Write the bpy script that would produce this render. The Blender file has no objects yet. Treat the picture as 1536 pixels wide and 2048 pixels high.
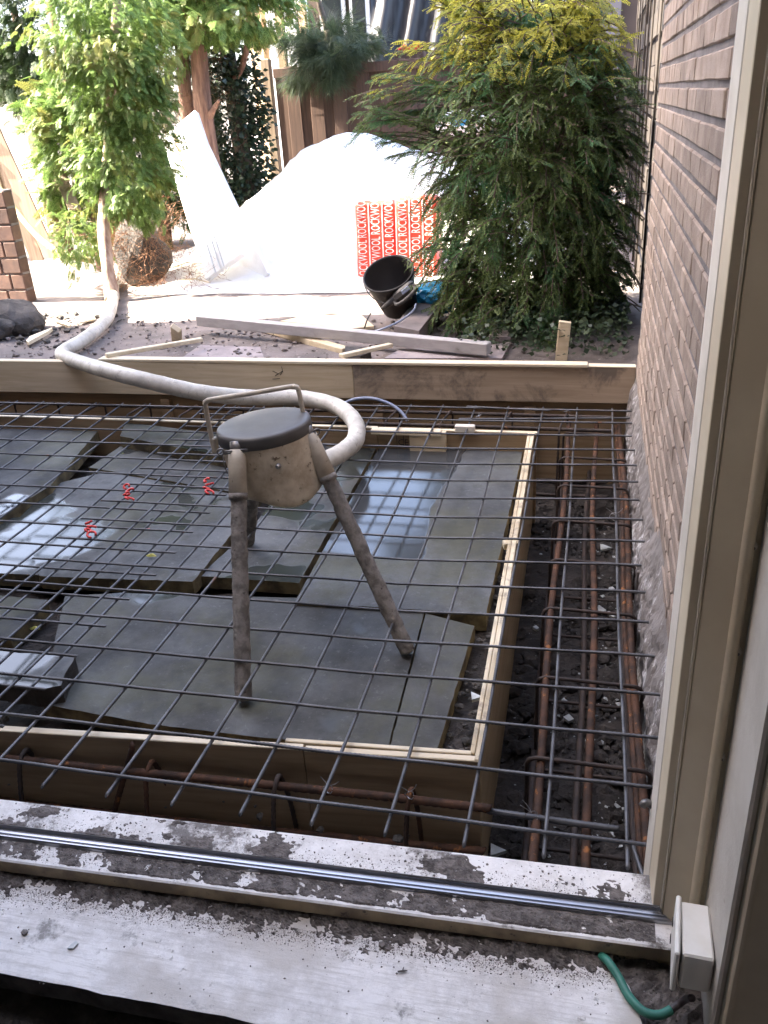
import bpy, bmesh, math, random
import numpy as np
from mathutils import Vector, Matrix, Euler, noise
R_ = math.radians
rnd = random.Random(7)
sc = bpy.context.scene
col = sc.collection
# ------------------------------------------------------------------ camera
CAM_LOC = Vector((-0.11700842, -1.19550788, 1.26386662))
CAM_ROT = Euler((R_(64.04469677), R_(3.21749002), R_(12.92555861)), 'XYZ')
FPX = 1688.748
cd = bpy.data.cameras.new('camera'); cam = bpy.data.objects.new('camera', cd); col.objects.link(cam)
cam.location = CAM_LOC; cam.rotation_euler = CAM_ROT
cd.sensor_fit = 'VERTICAL'; cd.sensor_height = 24.0; cd.lens = FPX / 2048 * 24.0
cd.clip_start = 0.02; cd.clip_end = 400
sc.camera = cam
# ------------------------------------------------------------------ world, sun, exposure
SUN_EL, SUN_AZ = 46.0, 262.0       # the sun stands to the left (-X), a touch behind the door; azimuth clockwise from +Y
w = bpy.data.worlds.new('World'); sc.world = w; w.use_nodes = True
wn = w.node_tree.nodes; wl = w.node_tree.links
sky = wn.new('ShaderNodeTexSky'); sky.sky_type = 'NISHITA'; sky.sun_disc = False
sky.sun_elevation = R_(SUN_EL); sky.sun_rotation = R_(SUN_AZ); sky.air_density = .75; sky.dust_density = 3.0; sky.ozone_density = .6
tint = wn.new('ShaderNodeMix'); tint.data_type = 'RGBA'; tint.blend_type = 'MULTIPLY'; tint.inputs[0].default_value = 1; tint.inputs[7].default_value = (1.04, 1.0, .96, 1)   # daylight white balance
wl.new(sky.outputs[0], tint.inputs[6]); wl.new(tint.outputs[2], wn['Background'].inputs[0]); wn['Background'].inputs[1].default_value = 0.15
sd = bpy.data.lights.new('sun', 'SUN'); sd.energy = 5.0; sd.angle = R_(0.53); sd.color = (1, .92, .78)
so = bpy.data.objects.new('sun', sd); col.objects.link(so)
dirv = -Vector((math.sin(R_(SUN_AZ)) * math.cos(R_(SUN_EL)), math.cos(R_(SUN_AZ)) * math.cos(R_(SUN_EL)), math.sin(R_(SUN_EL))))
so.rotation_euler = dirv.to_track_quat('-Z', 'Y').to_euler()
sc.view_settings.view_transform = 'Standard'; sc.view_settings.look = 'None'
sc.view_settings.exposure = 3.5; sc.view_settings.gamma = 1; sc.view_settings.use_curve_mapping = False
try:
    sc.cycles.max_bounces = 6; sc.cycles.transparent_max_bounces = 6
except Exception: pass

CR = CAM_ROT.to_matrix()
def at(x, y, X=None, Y=None, Z=None):
    """world point of a spot seen in the photograph, at a known distance / height"""
    d = CR @ Vector(((x - 768) / FPX, -(y - 1024) / FPX, -1))
    t = (X - CAM_LOC.x) / d.x if X is not None else (Y - CAM_LOC.y) / d.y if Y is not None else (Z - CAM_LOC.z) / d.z
    return CAM_LOC + d * t

# ------------------------------------------------------------------ materials
def mat(name): 
    m = bpy.data.materials.new(name); m.use_nodes = True
    return m, m.node_tree.nodes, m.node_tree.links, m.node_tree.nodes['Principled BSDF']
def tc(n, l, scale=(1, 1, 1), obj=True, rot=(0, 0, 0)):
    t = n.new('ShaderNodeTexCoord'); mp = n.new('ShaderNodeMapping'); mp.inputs['Scale'].default_value = scale
    mp.inputs['Rotation'].default_value = rot
    if obj == 'world':
        g = n.new('ShaderNodeNewGeometry'); l.new(g.outputs['Position'], mp.inputs[0])
    else: l.new(t.outputs['Object'], mp.inputs[0])
    return mp.outputs[0]
def nz(n, l, vec, scale, detail=5, rough=.6, dist=0):
    t = n.new('ShaderNodeTexNoise'); t.inputs['Scale'].default_value = scale; t.inputs['Detail'].default_value = detail
    t.inputs['Roughness'].default_value = rough; t.inputs['Distortion'].default_value = dist
    l.new(vec, t.inputs['Vector']); return t.outputs['Fac']
def ramp(n, l, fac, stops):
    r = n.new('ShaderNodeValToRGB'); e = r.color_ramp.elements
    while len(e) < len(stops): e.new(.5)
    for k, (p, c) in enumerate(stops):
        e[k].position = p; e[k].color = (c, c, c, 1) if isinstance(c, (int, float)) else (*c, 1)
    l.new(fac, r.inputs[0]); return r.outputs[0]
def mix(n, l, fac, a, b, mode='MIX'):
    m = n.new('ShaderNodeMix'); m.data_type = 'RGBA'; m.blend_type = mode
    for s, v in ((m.inputs[0], fac), (m.inputs[6], a), (m.inputs[7], b)):
        if isinstance(v, (int, float)): s.default_value = v
        elif isinstance(v, tuple): s.default_value = (*v, 1)
        else: l.new(v, s)
    return m.outputs[2]
def mth(n, l, op, a, b=0.0):
    m = n.new('ShaderNodeMath'); m.operation = op
    for s, v in ((m.inputs[0], a), (m.inputs[1], b)):
        if isinstance(v, (int, float)): s.default_value = v
        else: l.new(v, s)
    return m.outputs[0]
def bump(n, l, b, h, strength=.4, dist=.01):
    t = n.new('ShaderNodeBump'); t.inputs['Strength'].default_value = strength; t.inputs['Distance'].default_value = dist
    l.new(h, t.inputs['Height']); l.new(t.outputs[0], b.inputs['Normal'])
def rnd_obj(n): return n.new('ShaderNodeObjectInfo').outputs['Random']
def rough_mat(name, c1, c2, scale=8, rough=.8, bstr=.4, bdist=.005, bscale=60, spots=None, metal=0, world=True, sc3=(1, 1, 1), objvar=0., spec=.5):
    m, n, l, b = mat(name)
    v = tc(n, l, sc3, 'world' if world else True)
    c = mix(n, l, ramp(n, l, nz(n, l, v, scale), [(.40, 0.), (.60, 1.)]), c1, c2)
    if spots:
        c = mix(n, l, ramp(n, l, nz(n, l, v, spots[1], 4, .7), [(spots[2], 0.), (spots[2] + .08, 1.)]), c, spots[0])
    if objvar:
        f = mth(n, l, 'ADD', mth(n, l, 'MULTIPLY', rnd_obj(n), objvar), 1 - objvar / 2)
        g = n.new('ShaderNodeCombineColor'); [l.new(f, g.inputs[k]) for k in range(3)]
        c = mix(n, l, 1., c, g.outputs[0], 'MULTIPLY')
    l.new(c, b.inputs['Base Color']); b.inputs['Roughness'].default_value = rough; b.inputs['Metallic'].default_value = metal
    b.inputs['Specular IOR Level'].default_value = spec
    if bstr: bump(n, l, b, nz(n, l, v, bscale, 6, .7), bstr, bdist)
    return m
def wood_mat(name, c1, c2, axis=0, rough=.6, stain=None, knots=True, grain=40, bstr=.15):
    m, n, l, b = mat(name)
    s = [grain, grain, grain]; s[axis] = grain * .06
    v = tc(n, l, tuple(s), 'world')
    c = mix(n, l, ramp(n, l, nz(n, l, v, 1., 4, .6, .6), [(.38, 0.), (.64, 1.)]), c1, c2)
    v2 = tc(n, l, (1, 1, 1), 'world')
    c = mix(n, l, ramp(n, l, nz(n, l, v2, 2.2, 3), [(.35, .0), (.75, .35)]), c, tuple(x * .62 for x in c2))
    if knots:
        vo = n.new('ShaderNodeTexVoronoi'); vo.inputs['Scale'].default_value = 3.2
        s2 = [1., 1., 1.]; s2[axis] = .55
        l.new(tc(n, l, tuple(s2), 'world'), vo.inputs['Vector'])
        c = mix(n, l, ramp(n, l, vo.outputs['Distance'], [(.05, .85), (.1, 0.)]), c, (.07, .035, .015))
    if stain:
        k = nz(n, l, v2, stain[1], 7, .72, .3)
        c = mix(n, l, ramp(n, l, k, [(stain[2], 0.), (stain[2] + .12, stain[3])]), c, stain[0])
    l.new(c, b.inputs['Base Color']); b.inputs['Roughness'].default_value = rough
    bump(n, l, b, nz(n, l, v, 1., 5, .7), bstr, .003)
    return m

M = {}
M['ply'] = wood_mat('plywood', (.34, .24, .14), (.24, .16, .085), 0)
M['plyY'] = wood_mat('plywood_side', (.46, .36, .22), (.36, .27, .15), 1)
M['pine'] = wood_mat('fresh_pine', (.70, .58, .40), (.58, .46, .29), 0, stain=((.25, .2, .14), 5, .62, .4), bstr=.08)
M['pineedge'] = wood_mat('sawn_pine_edge', (.78, .68, .50), (.66, .54, .36), 0, knots=False, stain=((.3, .25, .2), 14, .62, .5))
M['pineedgeY'] = wood_mat('sawn_pine_edge_y', (.72, .62, .44), (.5, .4, .25), 1, knots=False, stain=((.16, .12, .09), 20, .55, .7))
M['dirtypine'] = wood_mat('muddy_pine', (.50, .39, .28), (.38, .29, .20), 0, stain=((.12, .10, .085), 4.5, .50, .8))
M['greybeam'] = wood_mat('grey_beam', (.46, .43, .42), (.38, .35, .34), 0, knots=False, stain=((.2, .18, .17), 6, .66, .8))
M['darkfence'] = wood_mat('dark_fence_wood', (.13, .075, .05), (.085, .048, .034), 2, rough=.75, knots=False)
M['greyfence'] = wood_mat('weathered_wood', (.36, .27, .18), (.24, .17, .11), 2, rough=.8, knots=False)
M['sidefence'] = wood_mat('side_fence_shaded_wood', (.035, .024, .016), (.02, .014, .010), 1, rough=.8, knots=False)  # wood colour lowered so the sunlit slats look shaded
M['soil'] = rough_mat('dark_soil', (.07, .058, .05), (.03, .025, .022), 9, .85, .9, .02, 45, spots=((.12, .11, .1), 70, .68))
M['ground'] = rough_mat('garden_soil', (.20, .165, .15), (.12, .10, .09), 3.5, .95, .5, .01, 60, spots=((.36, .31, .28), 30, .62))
M['pavers'] = rough_mat('paver_concrete', (.33, .28, .27), (.24, .2, .195), 7, .9, .4, .004, 80, objvar=.25)
M['foamedge'] = rough_mat('foam_edge', (.22, .175, .09), (.07, .055, .03), 12, .8, .6, .006, 90)
M['render'] = rough_mat('mortar_smear', (.22, .195, .18), (.12, .105, .1), 10, .9, .8, .01, 60, spots=((.42, .41, .43), 9, .56))
M['mortar'] = rough_mat('wall_mortar', (.20, .18, .18), (.14, .125, .125), 12, .95, .8, .006, 120)
M['brick'] = rough_mat('pale_brick', (.31, .245, .20), (.225, .17, .135), 13, .9, .9, .005, 90, spots=((.19, .15, .13), 50, .68), objvar=.4)
M['brick2'] = rough_mat('old_brick', (.13, .075, .055), (.085, .05, .04), 9, .9, .5, .004, 90, objvar=.4)
M['rock'] = rough_mat('grey_rock', (.12, .105, .095), (.05, .045, .042), 6, .95, .8, .02, 25)
M['shard'] = rough_mat('pale_shard', (.55, .58, .57), (.35, .36, .35), 20, .6, .2, .003, 60, objvar=.5)
M['pebble'] = rough_mat('pebbles', (.10, .09, .08), (.05, .045, .04), 30, .9, .5, .004, 90, spots=((.5, .5, .5), 60, .7))
M['crumb'] = rough_mat('mortar_crumbs', (.24, .21, .19), (.12, .105, .095), 40, .95, .5, .002, 200)
M['caked'] = rough_mat('mortar_caked_steel', (.31, .285, .26), (.17, .155, .14), 34, .95, 1., .006, 90, spots=((.08, .07, .06), 70, .62), spec=.2)
M['enamel'] = rough_mat('cream_enamel', (.62, .54, .41), (.42, .34, .24), 16, .55, .25, .002, 60, spots=((.13, .095, .06), 40, .60), world=False)
M['enamel2'] = rough_mat('cream_enamel_light', (.56, .50, .40), (.42, .36, .28), 14, .55, .3, .002, 70, spots=((.10, .08, .06), 38, .62), world=False)
M['rubber'] = rough_mat('lid_rubber', (.105, .10, .095), (.07, .066, .063), 6, .5, .1, .002, 90, world=False)
M['rubber2'] = rough_mat('bucket_rubber', (.024, .019, .017), (.016, .012, .011), 6, .6, .1, .002, 60)
M['toolgrey'] = rough_mat('tool_grey', (.06, .055, .05), (.035, .03, .03), 12, .55, .2, .002, 80)
M['pin'] = rough_mat('steel_pin', (.22, .21, .2), (.12, .115, .11), 30, .4, .2, .001, 120, metal=.7)
M['hose'] = rough_mat('pale_hose', (.60, .55, .47), (.48, .43, .36), 5, .5, .15, .003, 60, spots=((.28, .22, .17), 14, .66), world=False)
def hosemat():
    m, n, l, b = mat('pale_hose'); v = tc(n, l, (1, 1, 1), 'world')
    c = mix(n, l, ramp(n, l, nz(n, l, v, 7, 7, .7), [(.42, 0.), (.62, 1.)]), (.62, .58, .50), (.42, .38, .32))
    c = mix(n, l, ramp(n, l, nz(n, l, v, 26, 7, .8), [(.56, 0.), (.68, .8)]), c, (.24, .20, .165))
    l.new(c, b.inputs['Base Color']); b.inputs['Roughness'].default_value = .55; bump(n, l, b, nz(n, l, v, 60, 6, .7), .4, .004); return m
M['hose'] = hosemat()
M['yhose'] = rough_mat('yellow_hose', (.62, .50, .24), (.5, .4, .2), 8, .6, .1, .002, 60)
M['rust'] = rough_mat('rusty_rebar', (.095, .047, .028), (.038, .024, .018), 16, .75, .5, .002, 200, spots=((.30, .12, .04), 24, .60), spec=.2)
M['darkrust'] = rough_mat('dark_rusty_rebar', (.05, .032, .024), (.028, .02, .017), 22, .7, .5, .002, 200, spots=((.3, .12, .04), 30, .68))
def steel():
    m, n, l, b = mat('mesh_steel'); v = tc(n, l, (1, 1, 1), 'world')
    c = mix(n, l, ramp(n, l, nz(n, l, v, 12), [(.40, 0.), (.60, 1.)]), (.068, .067, .070), (.12, .12, .125))
    c = mix(n, l, ramp(n, l, nz(n, l, v, 7., 4, .75), [(.66, 0.), (.72, .8)]), c, (.22, .09, .03))
    l.new(c, b.inputs['Base Color']); b.inputs['Metallic'].default_value = .4; b.inputs['Roughness'].default_value = .48
    return m
M['steel'] = steel()
M['wire'] = rough_mat('tie_wire', (.45, .45, .46), (.25, .25, .26), 50, .35, 0, metal=.8)
def plain(name, c, rough=.6, metal=0, var=.12):
    return rough_mat(name, c, tuple(x * (1 - var) for x in c), 6, rough, .08, .002, 60, metal=metal)
M['redwire'] = plain('red_clip', (.65, .04, .03), .4)
M['green'] = rough_mat('green_cable_sheath', (.05, .24, .17), (.03, .15, .11), 12, .5, .1, .002, 60, spots=((.2, .2, .18), 30, .66))
M['blackcable'] = plain('dark_cable', (.05, .04, .04), .5)
M['bluecable'] = plain('grey_blue_cable', (.22, .25, .34), .45)
M['nosing'] = rough_mat('nosing_paint', (.40, .31, .19), (.22, .165, .11), 16, .7, .4, .002, 70, spots=((.08, .06, .05), 30, .60))
M['frame'] = rough_mat('frame_paint', (.62, .54, .40), (.55, .47, .34), 5, .45, .1, .0015, 50, spots=((.33, .27, .18), 34, .74))
M['reveal'] = rough_mat('reveal_paint', (.50, .47, .42), (.42, .39, .34), 7, .7, .4, .003, 40, spots=((.25, .2, .15), 26, .66))
M['framelight'] = rough_mat('frame_pale_paint', (.70, .65, .57), (.6, .55, .47), 7, .5, .25, .002, 70, spots=((.42, .36, .28), 30, .68))
M['whiteplastic'] = rough_mat('white_plastic', (.74, .73, .69), (.66, .64, .58), 9, .4, .05, .001, 60, spots=((.35, .31, .26), 40, .70))
M['hole'] = plain('dark_hole', (.02, .018, .016), .9)
M['interior'] = plain('room_plaster', (.42, .38, .33), .9)
M['roomfloor'] = rough_mat('room_floor_debris', (.13, .115, .105), (.06, .052, .048), 14, .95, 1., .01, 60, spots=((.16, .145, .135), 60, .66))
M['facade'] = plain('facade_brickwork', (.30, .22, .18), .9)
M['farwall'] = plain('far_brickwork', (.07, .05, .04), .9)
M['shutter'] = plain('grey_shutter', (.13, .12, .13), .8)
M['darkpaver'] = rough_mat('damp_concrete', (.17, .14, .135), (.11, .095, .09), 7, .9, .4, .004, 80)
M['whitewall'] = plain('white_wall', (.78, .76, .72), .9)
M['cream'] = plain('cream_wall', (.62, .45, .28), .9)
M['whiteframe'] = plain('white_frame', (.82, .82, .8), .5)
M['paleglass'] = plain('pale_blind_pane', (.34, .34, .27), .3)
M['glass'] = plain('dark_window_glass', (.03, .035, .04), .08)
M['blacktarp'] = plain('black_tarpaulin', (.02, .02, .025), .42)
M['heap'] = rough_mat('pale_heap_sheeting', (.82, .80, .76), (.74, .71, .66), 5, .6, .3, .01, 12)
M['red'] = plain('red_flowers', (.7, .03, .03), .6)
M['redfoil'] = plain('red_foil', (.78, .085, .05), .35)
M['whitefoil'] = plain('white_print', (.85, .83, .8), .4)
M['bluefoil'] = plain('blue_foil', (.02, .27, .52), .3)
M['ink'] = plain('ink_print', (.05, .045, .04), .8)
def alu():
    m, n, l, b = mat('rail_aluminium'); v = tc(n, l, (1, 30, 30), 'world')
    c = mix(n, l, nz(n, l, v, 3), (.42, .43, .46), (.26, .26, .28)); l.new(c, b.inputs['Base Color'])
    b.inputs['Metallic'].default_value = .9
    l.new(ramp(n, l, nz(n, l, v, 2.), [(.3, .2), (.7, .42)]), b.inputs['Roughness']); return m
M['alu'] = alu()
def board(name, dry, wetc, seed, wet_at, wet_rough=.07, region=None):
    """grey cement faced insulation board: damp, with pools of water"""
    m, n, l, b = mat(name); v = tc(n, l, (1, 1, 1), 'world')
    mp = n.new('ShaderNodeMapping'); mp.inputs['Location'].default_value = (seed, seed * .7, 0); l.new(v, mp.inputs[0]); v2 = mp.outputs[0]
    c = mix(n, l, ramp(n, l, nz(n, l, v2, 3.2, 8, .7), [(.40, 0.), (.60, 1.)]), dry, tuple(x * .42 for x in dry))
    c = mix(n, l, ramp(n, l, nz(n, l, v2, 45, 5, .8), [(.58, 0.), (.74, .6)]), c, tuple(min(1, x * 2.4) for x in dry))
    c = mix(n, l, ramp(n, l, nz(n, l, v2, 2.1, 6, .7), [(.48, 0.), (.60, .7)]), c, (.075, .075, .045))
    c = mix(n, l, ramp(n, l, nz(n, l, v2, 17, 6, .8), [(.52, 0.), (.72, .5)]), c, (.028, .027, .027))
    fac = nz(n, l, v2, 2.4, 3, .5)
    if region:      # water lies where the board dips: a band along one side
        sx_ = n.new('ShaderNodeSeparateXYZ'); l.new(v, sx_.inputs[0])
        fx = mth(n, l, 'MULTIPLY', mth(n, l, 'SUBTRACT', region[0], sx_.outputs['X']), 3.0); fy = mth(n, l, 'MULTIPLY', mth(n, l, 'SUBTRACT', sx_.outputs['Y'], region[1]), 3.0)
        fac = mth(n, l, 'ADD', mth(n, l, 'MINIMUM', mth(n, l, 'MINIMUM', fx, fy), .35), mth(n, l, 'MULTIPLY', fac, .5)); fac = mth(n, l, 'ADD', fac, .2)
    pool = ramp(n, l, fac, [(wet_at, 0.), (wet_at + .035, 1.)])
    c = mix(n, l, pool, c, wetc)
    l.new(c, b.inputs['Base Color'])
    r = mix(n, l, pool, ramp(n, l, nz(n, l, v2, 6, 4), [(.35, .55), (.65, .85)]), (wet_rough,) * 3)
    l.new(r, b.inputs['Roughness'])
    h = mth(n, l, 'MULTIPLY', nz(n, l, v2, 120, 6, .7), mth(n, l, 'SUBTRACT', 1.0, mth(n, l, 'MULTIPLY', pool, .86)))
    bump(n, l, b, h, .35, .004); b.inputs['Specular IOR Level'].default_value = .5
    return m
M['boardA'] = board('board_damp', (.085, .086, .082), (.04, .042, .040), 3.1, .61, .12)
M['boardB'] = board('board_pale', (.13, .135, .135), (.05, .055, .05), 9.4, .56, .1)
M['boardC'] = board('board_wet', (.105, .11, .112), (.05, .053, .055), 17.0, .45, .05, (-.62, 1.22))
M['boardD'] = board('board_dark', (.05, .052, .055), (.025, .027, .03), 5.5, .55)

def dirty_white(name, thr, streak=None, seed=0, dirt=(.19, .165, .145)):
    m, n, l, b = mat(name); v0 = tc(n, l, (1, 1, 1), 'world')
    mp = n.new('ShaderNodeMapping'); mp.inputs['Location'].default_value = (seed, 0, 0); l.new(v0, mp.inputs[0]); v = mp.outputs[0]
    c = mix(n, l, nz(n, l, v, 5), (.80, .78, .75), (.66, .63, .60))
    k = mth(n, l, 'ADD', mth(n, l, 'MULTIPLY', nz(n, l, v, 6., 8, .68), .8), mth(n, l, 'MULTIPLY', nz(n, l, v, 55, 5, .8), .2))
    c = mix(n, l, ramp(n, l, nz(n, l, v, 11, 8, .78), [(.44, 0.), (.70, .7)]), c, (.34, .31, .28))
    dm = ramp(n, l, k, [(thr, 0.), (thr + .06, 1.)])
    if streak:
        v3 = tc(n, l, streak, 'world'); s = nz(n, l, v3, 1, 6, .75)
        c = mix(n, l, ramp(n, l, s, [(.47, 0.), (.66, .6)]), c, (.40, .37, .33))
        c = mix(n, l, ramp(n, l, nz(n, l, v, 3.1, 4, .6), [(.50, 0.), (.60, .75)]), c, (.44, .40, .35))
        c = mix(n, l, ramp(n, l, nz(n, l, v, 7.5, 7, .75), [(.58, 0.), (.66, .9)]), c, (.20, .185, .17))
    c = mix(n, l, dm, c, mix(n, l, nz(n, l, v, 160, 4, .8), dirt, tuple(x * .5 for x in dirt)))
    sp = ramp(n, l, nz(n, l, v, 130, 3, .9), [(.70, 0.), (.74, .8)])
    c = mix(n, l, sp, c, (.12, .1, .09))
    l.new(c, b.inputs['Base Color']); b.inputs['Roughness'].default_value = .6
    bump(n, l, b, mth(n, l, 'ADD', dm, mth(n, l, 'MULTIPLY', nz(n, l, v, 140, 6, .8), .6)), .6, .003)
    return m
M['sillwhite'] = dirty_white('sill_white_paint', .545)
M['ledge'] = dirty_white('ledge_smeared_filler', .60, (9, 110, 9), 4.)
M['debris'] = rough_mat('debris_grit', (.20, .175, .16), (.085, .073, .066), 45, .95, 1., .006, 150, spots=((.42, .40, .38), 90, .64))
def leaf(name, c1, c2, c3=None, trans=.35, rough=.5):
    m, n, l, b = mat(name)
    g = n.new('ShaderNodeNewGeometry'); r = g.outputs['Random Per Island']
    c = mix(n, l, r, c1, c2)
    if c3:
        v = tc(n, l, (1, 1, 1), 'world')
        c = mix(n, l, ramp(n, l, nz(n, l, v, 4, 3), [(.52, 0.), (.66, 1.)]), c, c3)
    l.new(c, b.inputs['Base Color']); b.inputs['Roughness'].default_value = rough
    b.inputs['Specular IOR Level'].default_value = .3
    t = n.new('ShaderNodeBsdfTranslucent'); l.new(c, t.inputs[0])
    ms = n.new('ShaderNodeMixShader'); ms.inputs[0].default_value = trans
    l.new(b.outputs[0], ms.inputs[1]); l.new(t.outputs[0], ms.inputs[2]); l.new(ms.outputs[0], n['Material Output'].inputs[0])
    return m
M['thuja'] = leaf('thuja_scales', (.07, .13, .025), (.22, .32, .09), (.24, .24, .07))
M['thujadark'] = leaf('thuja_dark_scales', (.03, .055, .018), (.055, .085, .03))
M['lonicera'] = leaf('small_shrub_leaves', (.04, .07, .022), (.15, .20, .055), (.06, .15, .06))
M['backlitleaf'] = leaf('backlit_shrub_leaves', (.36, .36, .05), (.48, .44, .07), (.20, .24, .05), .45)  # yellow stands for sunlight through the leaves, put into their colour
M['ivy'] = leaf('ivy_leaves', (.025, .04, .022), (.05, .07, .035), None, .15, .35)
M['pineneedle'] = leaf('long_needles', (.05, .075, .04), (.10, .13, .065), None, .3)
M['straw'] = leaf('dry_twigs', (.26, .13, .07), (.16, .08, .045), None, .1, .8)
M['deadleaf'] = leaf('yellow_leaf', (.5, .48, .12), (.6, .55, .15), None, .2)
M['bark'] = rough_mat('reddish_bark', (.30, .17, .115), (.16, .085, .06), 6, .9, 1., .02, 12, sc3=(6, 6, .8))
M['sunlitbark'] = rough_mat('sunlit_bark', (.50, .38, .30), (.30, .19, .14), 5, .9, 1., .02, 12, sc3=(6, 6, .8))  # bark lightened to look sunlit, the light is in its colour
M['twig'] = rough_mat('brown_twig', (.12, .085, .06), (.07, .05, .035), 20, .9, .3, .003, 60)

# ------------------------------------------------------------------ builders
def rootloc(p):
    v = Vector((0, 0, 0))
    while p is not None: v += p.location; p = p.parent
    return v
def tag(o, label=None, cat=None, group=None, kind=None):
    if label: o['label'] = label
    if cat: o['category'] = cat
    if group: o['group'] = group
    if kind: o['kind'] = kind
    return o
def thing(name, label, cat, loc=(0, 0, 0), group=None):
    o = bpy.data.objects.new(name, None); col.objects.link(o); o.location = loc; o.empty_display_size = .05
    return tag(o, label, cat, group)
class MB:
    def __init__(s): s.v = []; s.f = []; s.m = []
    def add(s, vs, fs, mi=0):
        k = len(s.v); s.v += [tuple(v) for v in vs]; s.f += [tuple(i + k for i in f) for f in fs]; s.m += [mi] * len(fs)
        return s
    def box(s, c, d, rot=None, mi=0, bev=0.0):
        c = Vector(c); hx, hy, hz = d[0] / 2, d[1] / 2, d[2] / 2
        if bev <= 0:
            vs = [Vector((x, y, z)) for x in (-hx, hx) for y in (-hy, hy) for z in (-hz, hz)]
            fs = [(0, 1, 3, 2), (4, 6, 7, 5), (0, 4, 5, 1), (2, 3, 7, 6), (0, 2, 6, 4), (1, 5, 7, 3)]
        else:
            bm = bmesh.new(); bmesh.ops.create_cube(bm, size=1)
            for v in bm.verts: v.co = Vector((v.co.x * d[0], v.co.y * d[1], v.co.z * d[2]))
            bmesh.ops.bevel(bm, geom=bm.edges[:], offset=min(bev, min(d) * .3), segments=1, affect='EDGES')
            vs = [v.co.copy() for v in bm.verts]; fs = [[v.index for v in f.verts] for f in bm.faces]; bm.free()
        if rot is not None: vs = [rot @ v for v in vs]
        return s.add([v + c for v in vs], fs, mi)
    def beam(s, a, b, wd, ht, mi=0, bev=0.0, up=(0, 0, 1)):
        a, b = Vector(a), Vector(b); d = b - a; L = d.length; x = d.normalized(); y = Vector(up).cross(x).normalized(); z = x.cross(y)
        rot = Matrix((x, y, z)).transposed()
        return s.box((a + b) / 2, (L, wd, ht), rot, mi, bev)
    def tube(s, pts, r, n=8, caps=True, mi=0, rib=0, ribstep=.0035):
        pts = [Vector(p) for p in pts]
        if rib:      # resample so that every other ring stands proud
            L = sum((pts[i + 1] - pts[i]).length for i in range(len(pts) - 1)); m = max(4, int(L / ribstep))
            pts = resample(pts, m)
        vs = []; N = len(pts); ref = None
        for i, p in enumerate(pts):
            t = (pts[min(i + 1, N - 1)] - pts[max(i - 1, 0)]).normalized()
            if ref is None: ref = (Vector((0, 0, 1)) if abs(t.z) < .9 else Vector((1, 0, 0)))
            a = (ref - t * ref.dot(t)).normalized(); b_ = t.cross(a); ref = a
            rr = r[i] if isinstance(r, (list, tuple)) else r
            for k in range(n):
                ang = 2 * math.pi * k / n
                q = rr * (1 + rib * (1 if i % 2 else 0))
                sh = rib and t * (math.cos(ang) * ribstep * .9) or Vector((0, 0, 0))
                vs.append(p + a * math.cos(ang) * q + b_ * math.sin(ang) * q + sh)
        fs = [(i * n + k, i * n + (k + 1) % n, (i + 1) * n + (k + 1) % n, (i + 1) * n + k) for i in range(N - 1) for k in range(n)]
        if caps: fs += [tuple(range(n - 1, -1, -1)), tuple((N - 1) * n + k for k in range(n))]
        return s.add(vs, fs, mi)
    def lathe(s, prof, c=(0, 0, 0), n=32, rot=None, mi=0, sx=1, sy=1):
        c = Vector(c); vs = []
        for r, z in prof:
            for k in range(n):
                v = Vector((r * math.cos(2 * math.pi * k / n) * sx, r * math.sin(2 * math.pi * k / n) * sy, z))
                if rot is not None: v = rot @ v
                vs.append(v + c)
        N = len(prof)
        fs = [(i * n + k, i * n + (k + 1) % n, (i + 1) * n + (k + 1) % n, (i + 1) * n + k) for i in range(N - 1) for k in range(n)]
        return s.add(vs, fs, mi)
    def prism(s, poly, z0, z1, mi=0, side=None):
        n = len(poly); vs = [(p[0], p[1], z0) for p in poly] + [(p[0], p[1], z1) for p in poly]
        s.add(vs, [tuple(range(n, 2 * n))], mi)
        s.add(vs, [tuple(range(n - 1, -1, -1))] + [(i, (i + 1) % n, n + (i + 1) % n, n + i) for i in range(n)], mi if side is None else side)
        return s
    def extrude(s, prof, a, b, mi=0, closed=False):
        """sweep a list of 3-vectors (offsets) from point a to b"""
        a, b = Vector(a), Vector(b); n = len(prof)
        vs = [a + Vector(p) for p in prof] + [b + Vector(p) for p in prof]
        rg = range(n if closed else n - 1)
        return s.add(vs, [(i, (i + 1) % n, n + (i + 1) % n, n + i) for i in rg], mi)
    def build(s, name, m, parent=None, smooth=False, kind=None, label=None):
        me = bpy.data.meshes.new(name); o0 = rootloc(parent)
        me.from_pydata([(v[0] - o0.x, v[1] - o0.y, v[2] - o0.z) for v in s.v], [], s.f)
        for mm in (m if isinstance(m, (list, tuple)) else [m]): me.materials.append(M[mm] if isinstance(mm, str) else mm)
        if any(s.m): me.polygons.foreach_set('material_index', s.m)
        if smooth: me.shade_smooth()
        me.update()
        o = bpy.data.objects.new(name, me); col.objects.link(o)
        if parent is not None: o.parent = parent
        if kind: o['kind'] = kind
        if label: o['label'] = label
        return o
def resample(pts, m):
    pts = [Vector(p) for p in pts]; ds = [0]
    for i in range(len(pts) - 1): ds.append(ds[-1] + (pts[i + 1] - pts[i]).length)
    out = []; j = 0
    for k in range(m + 1):
        t = ds[-1] * k / m
        while j < len(pts) - 2 and ds[j + 1] < t: j += 1
        u = (t - ds[j]) / max(1e-9, ds[j + 1] - ds[j]); out.append(pts[j].lerp(pts[j + 1], min(1, u)))
    return out
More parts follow.
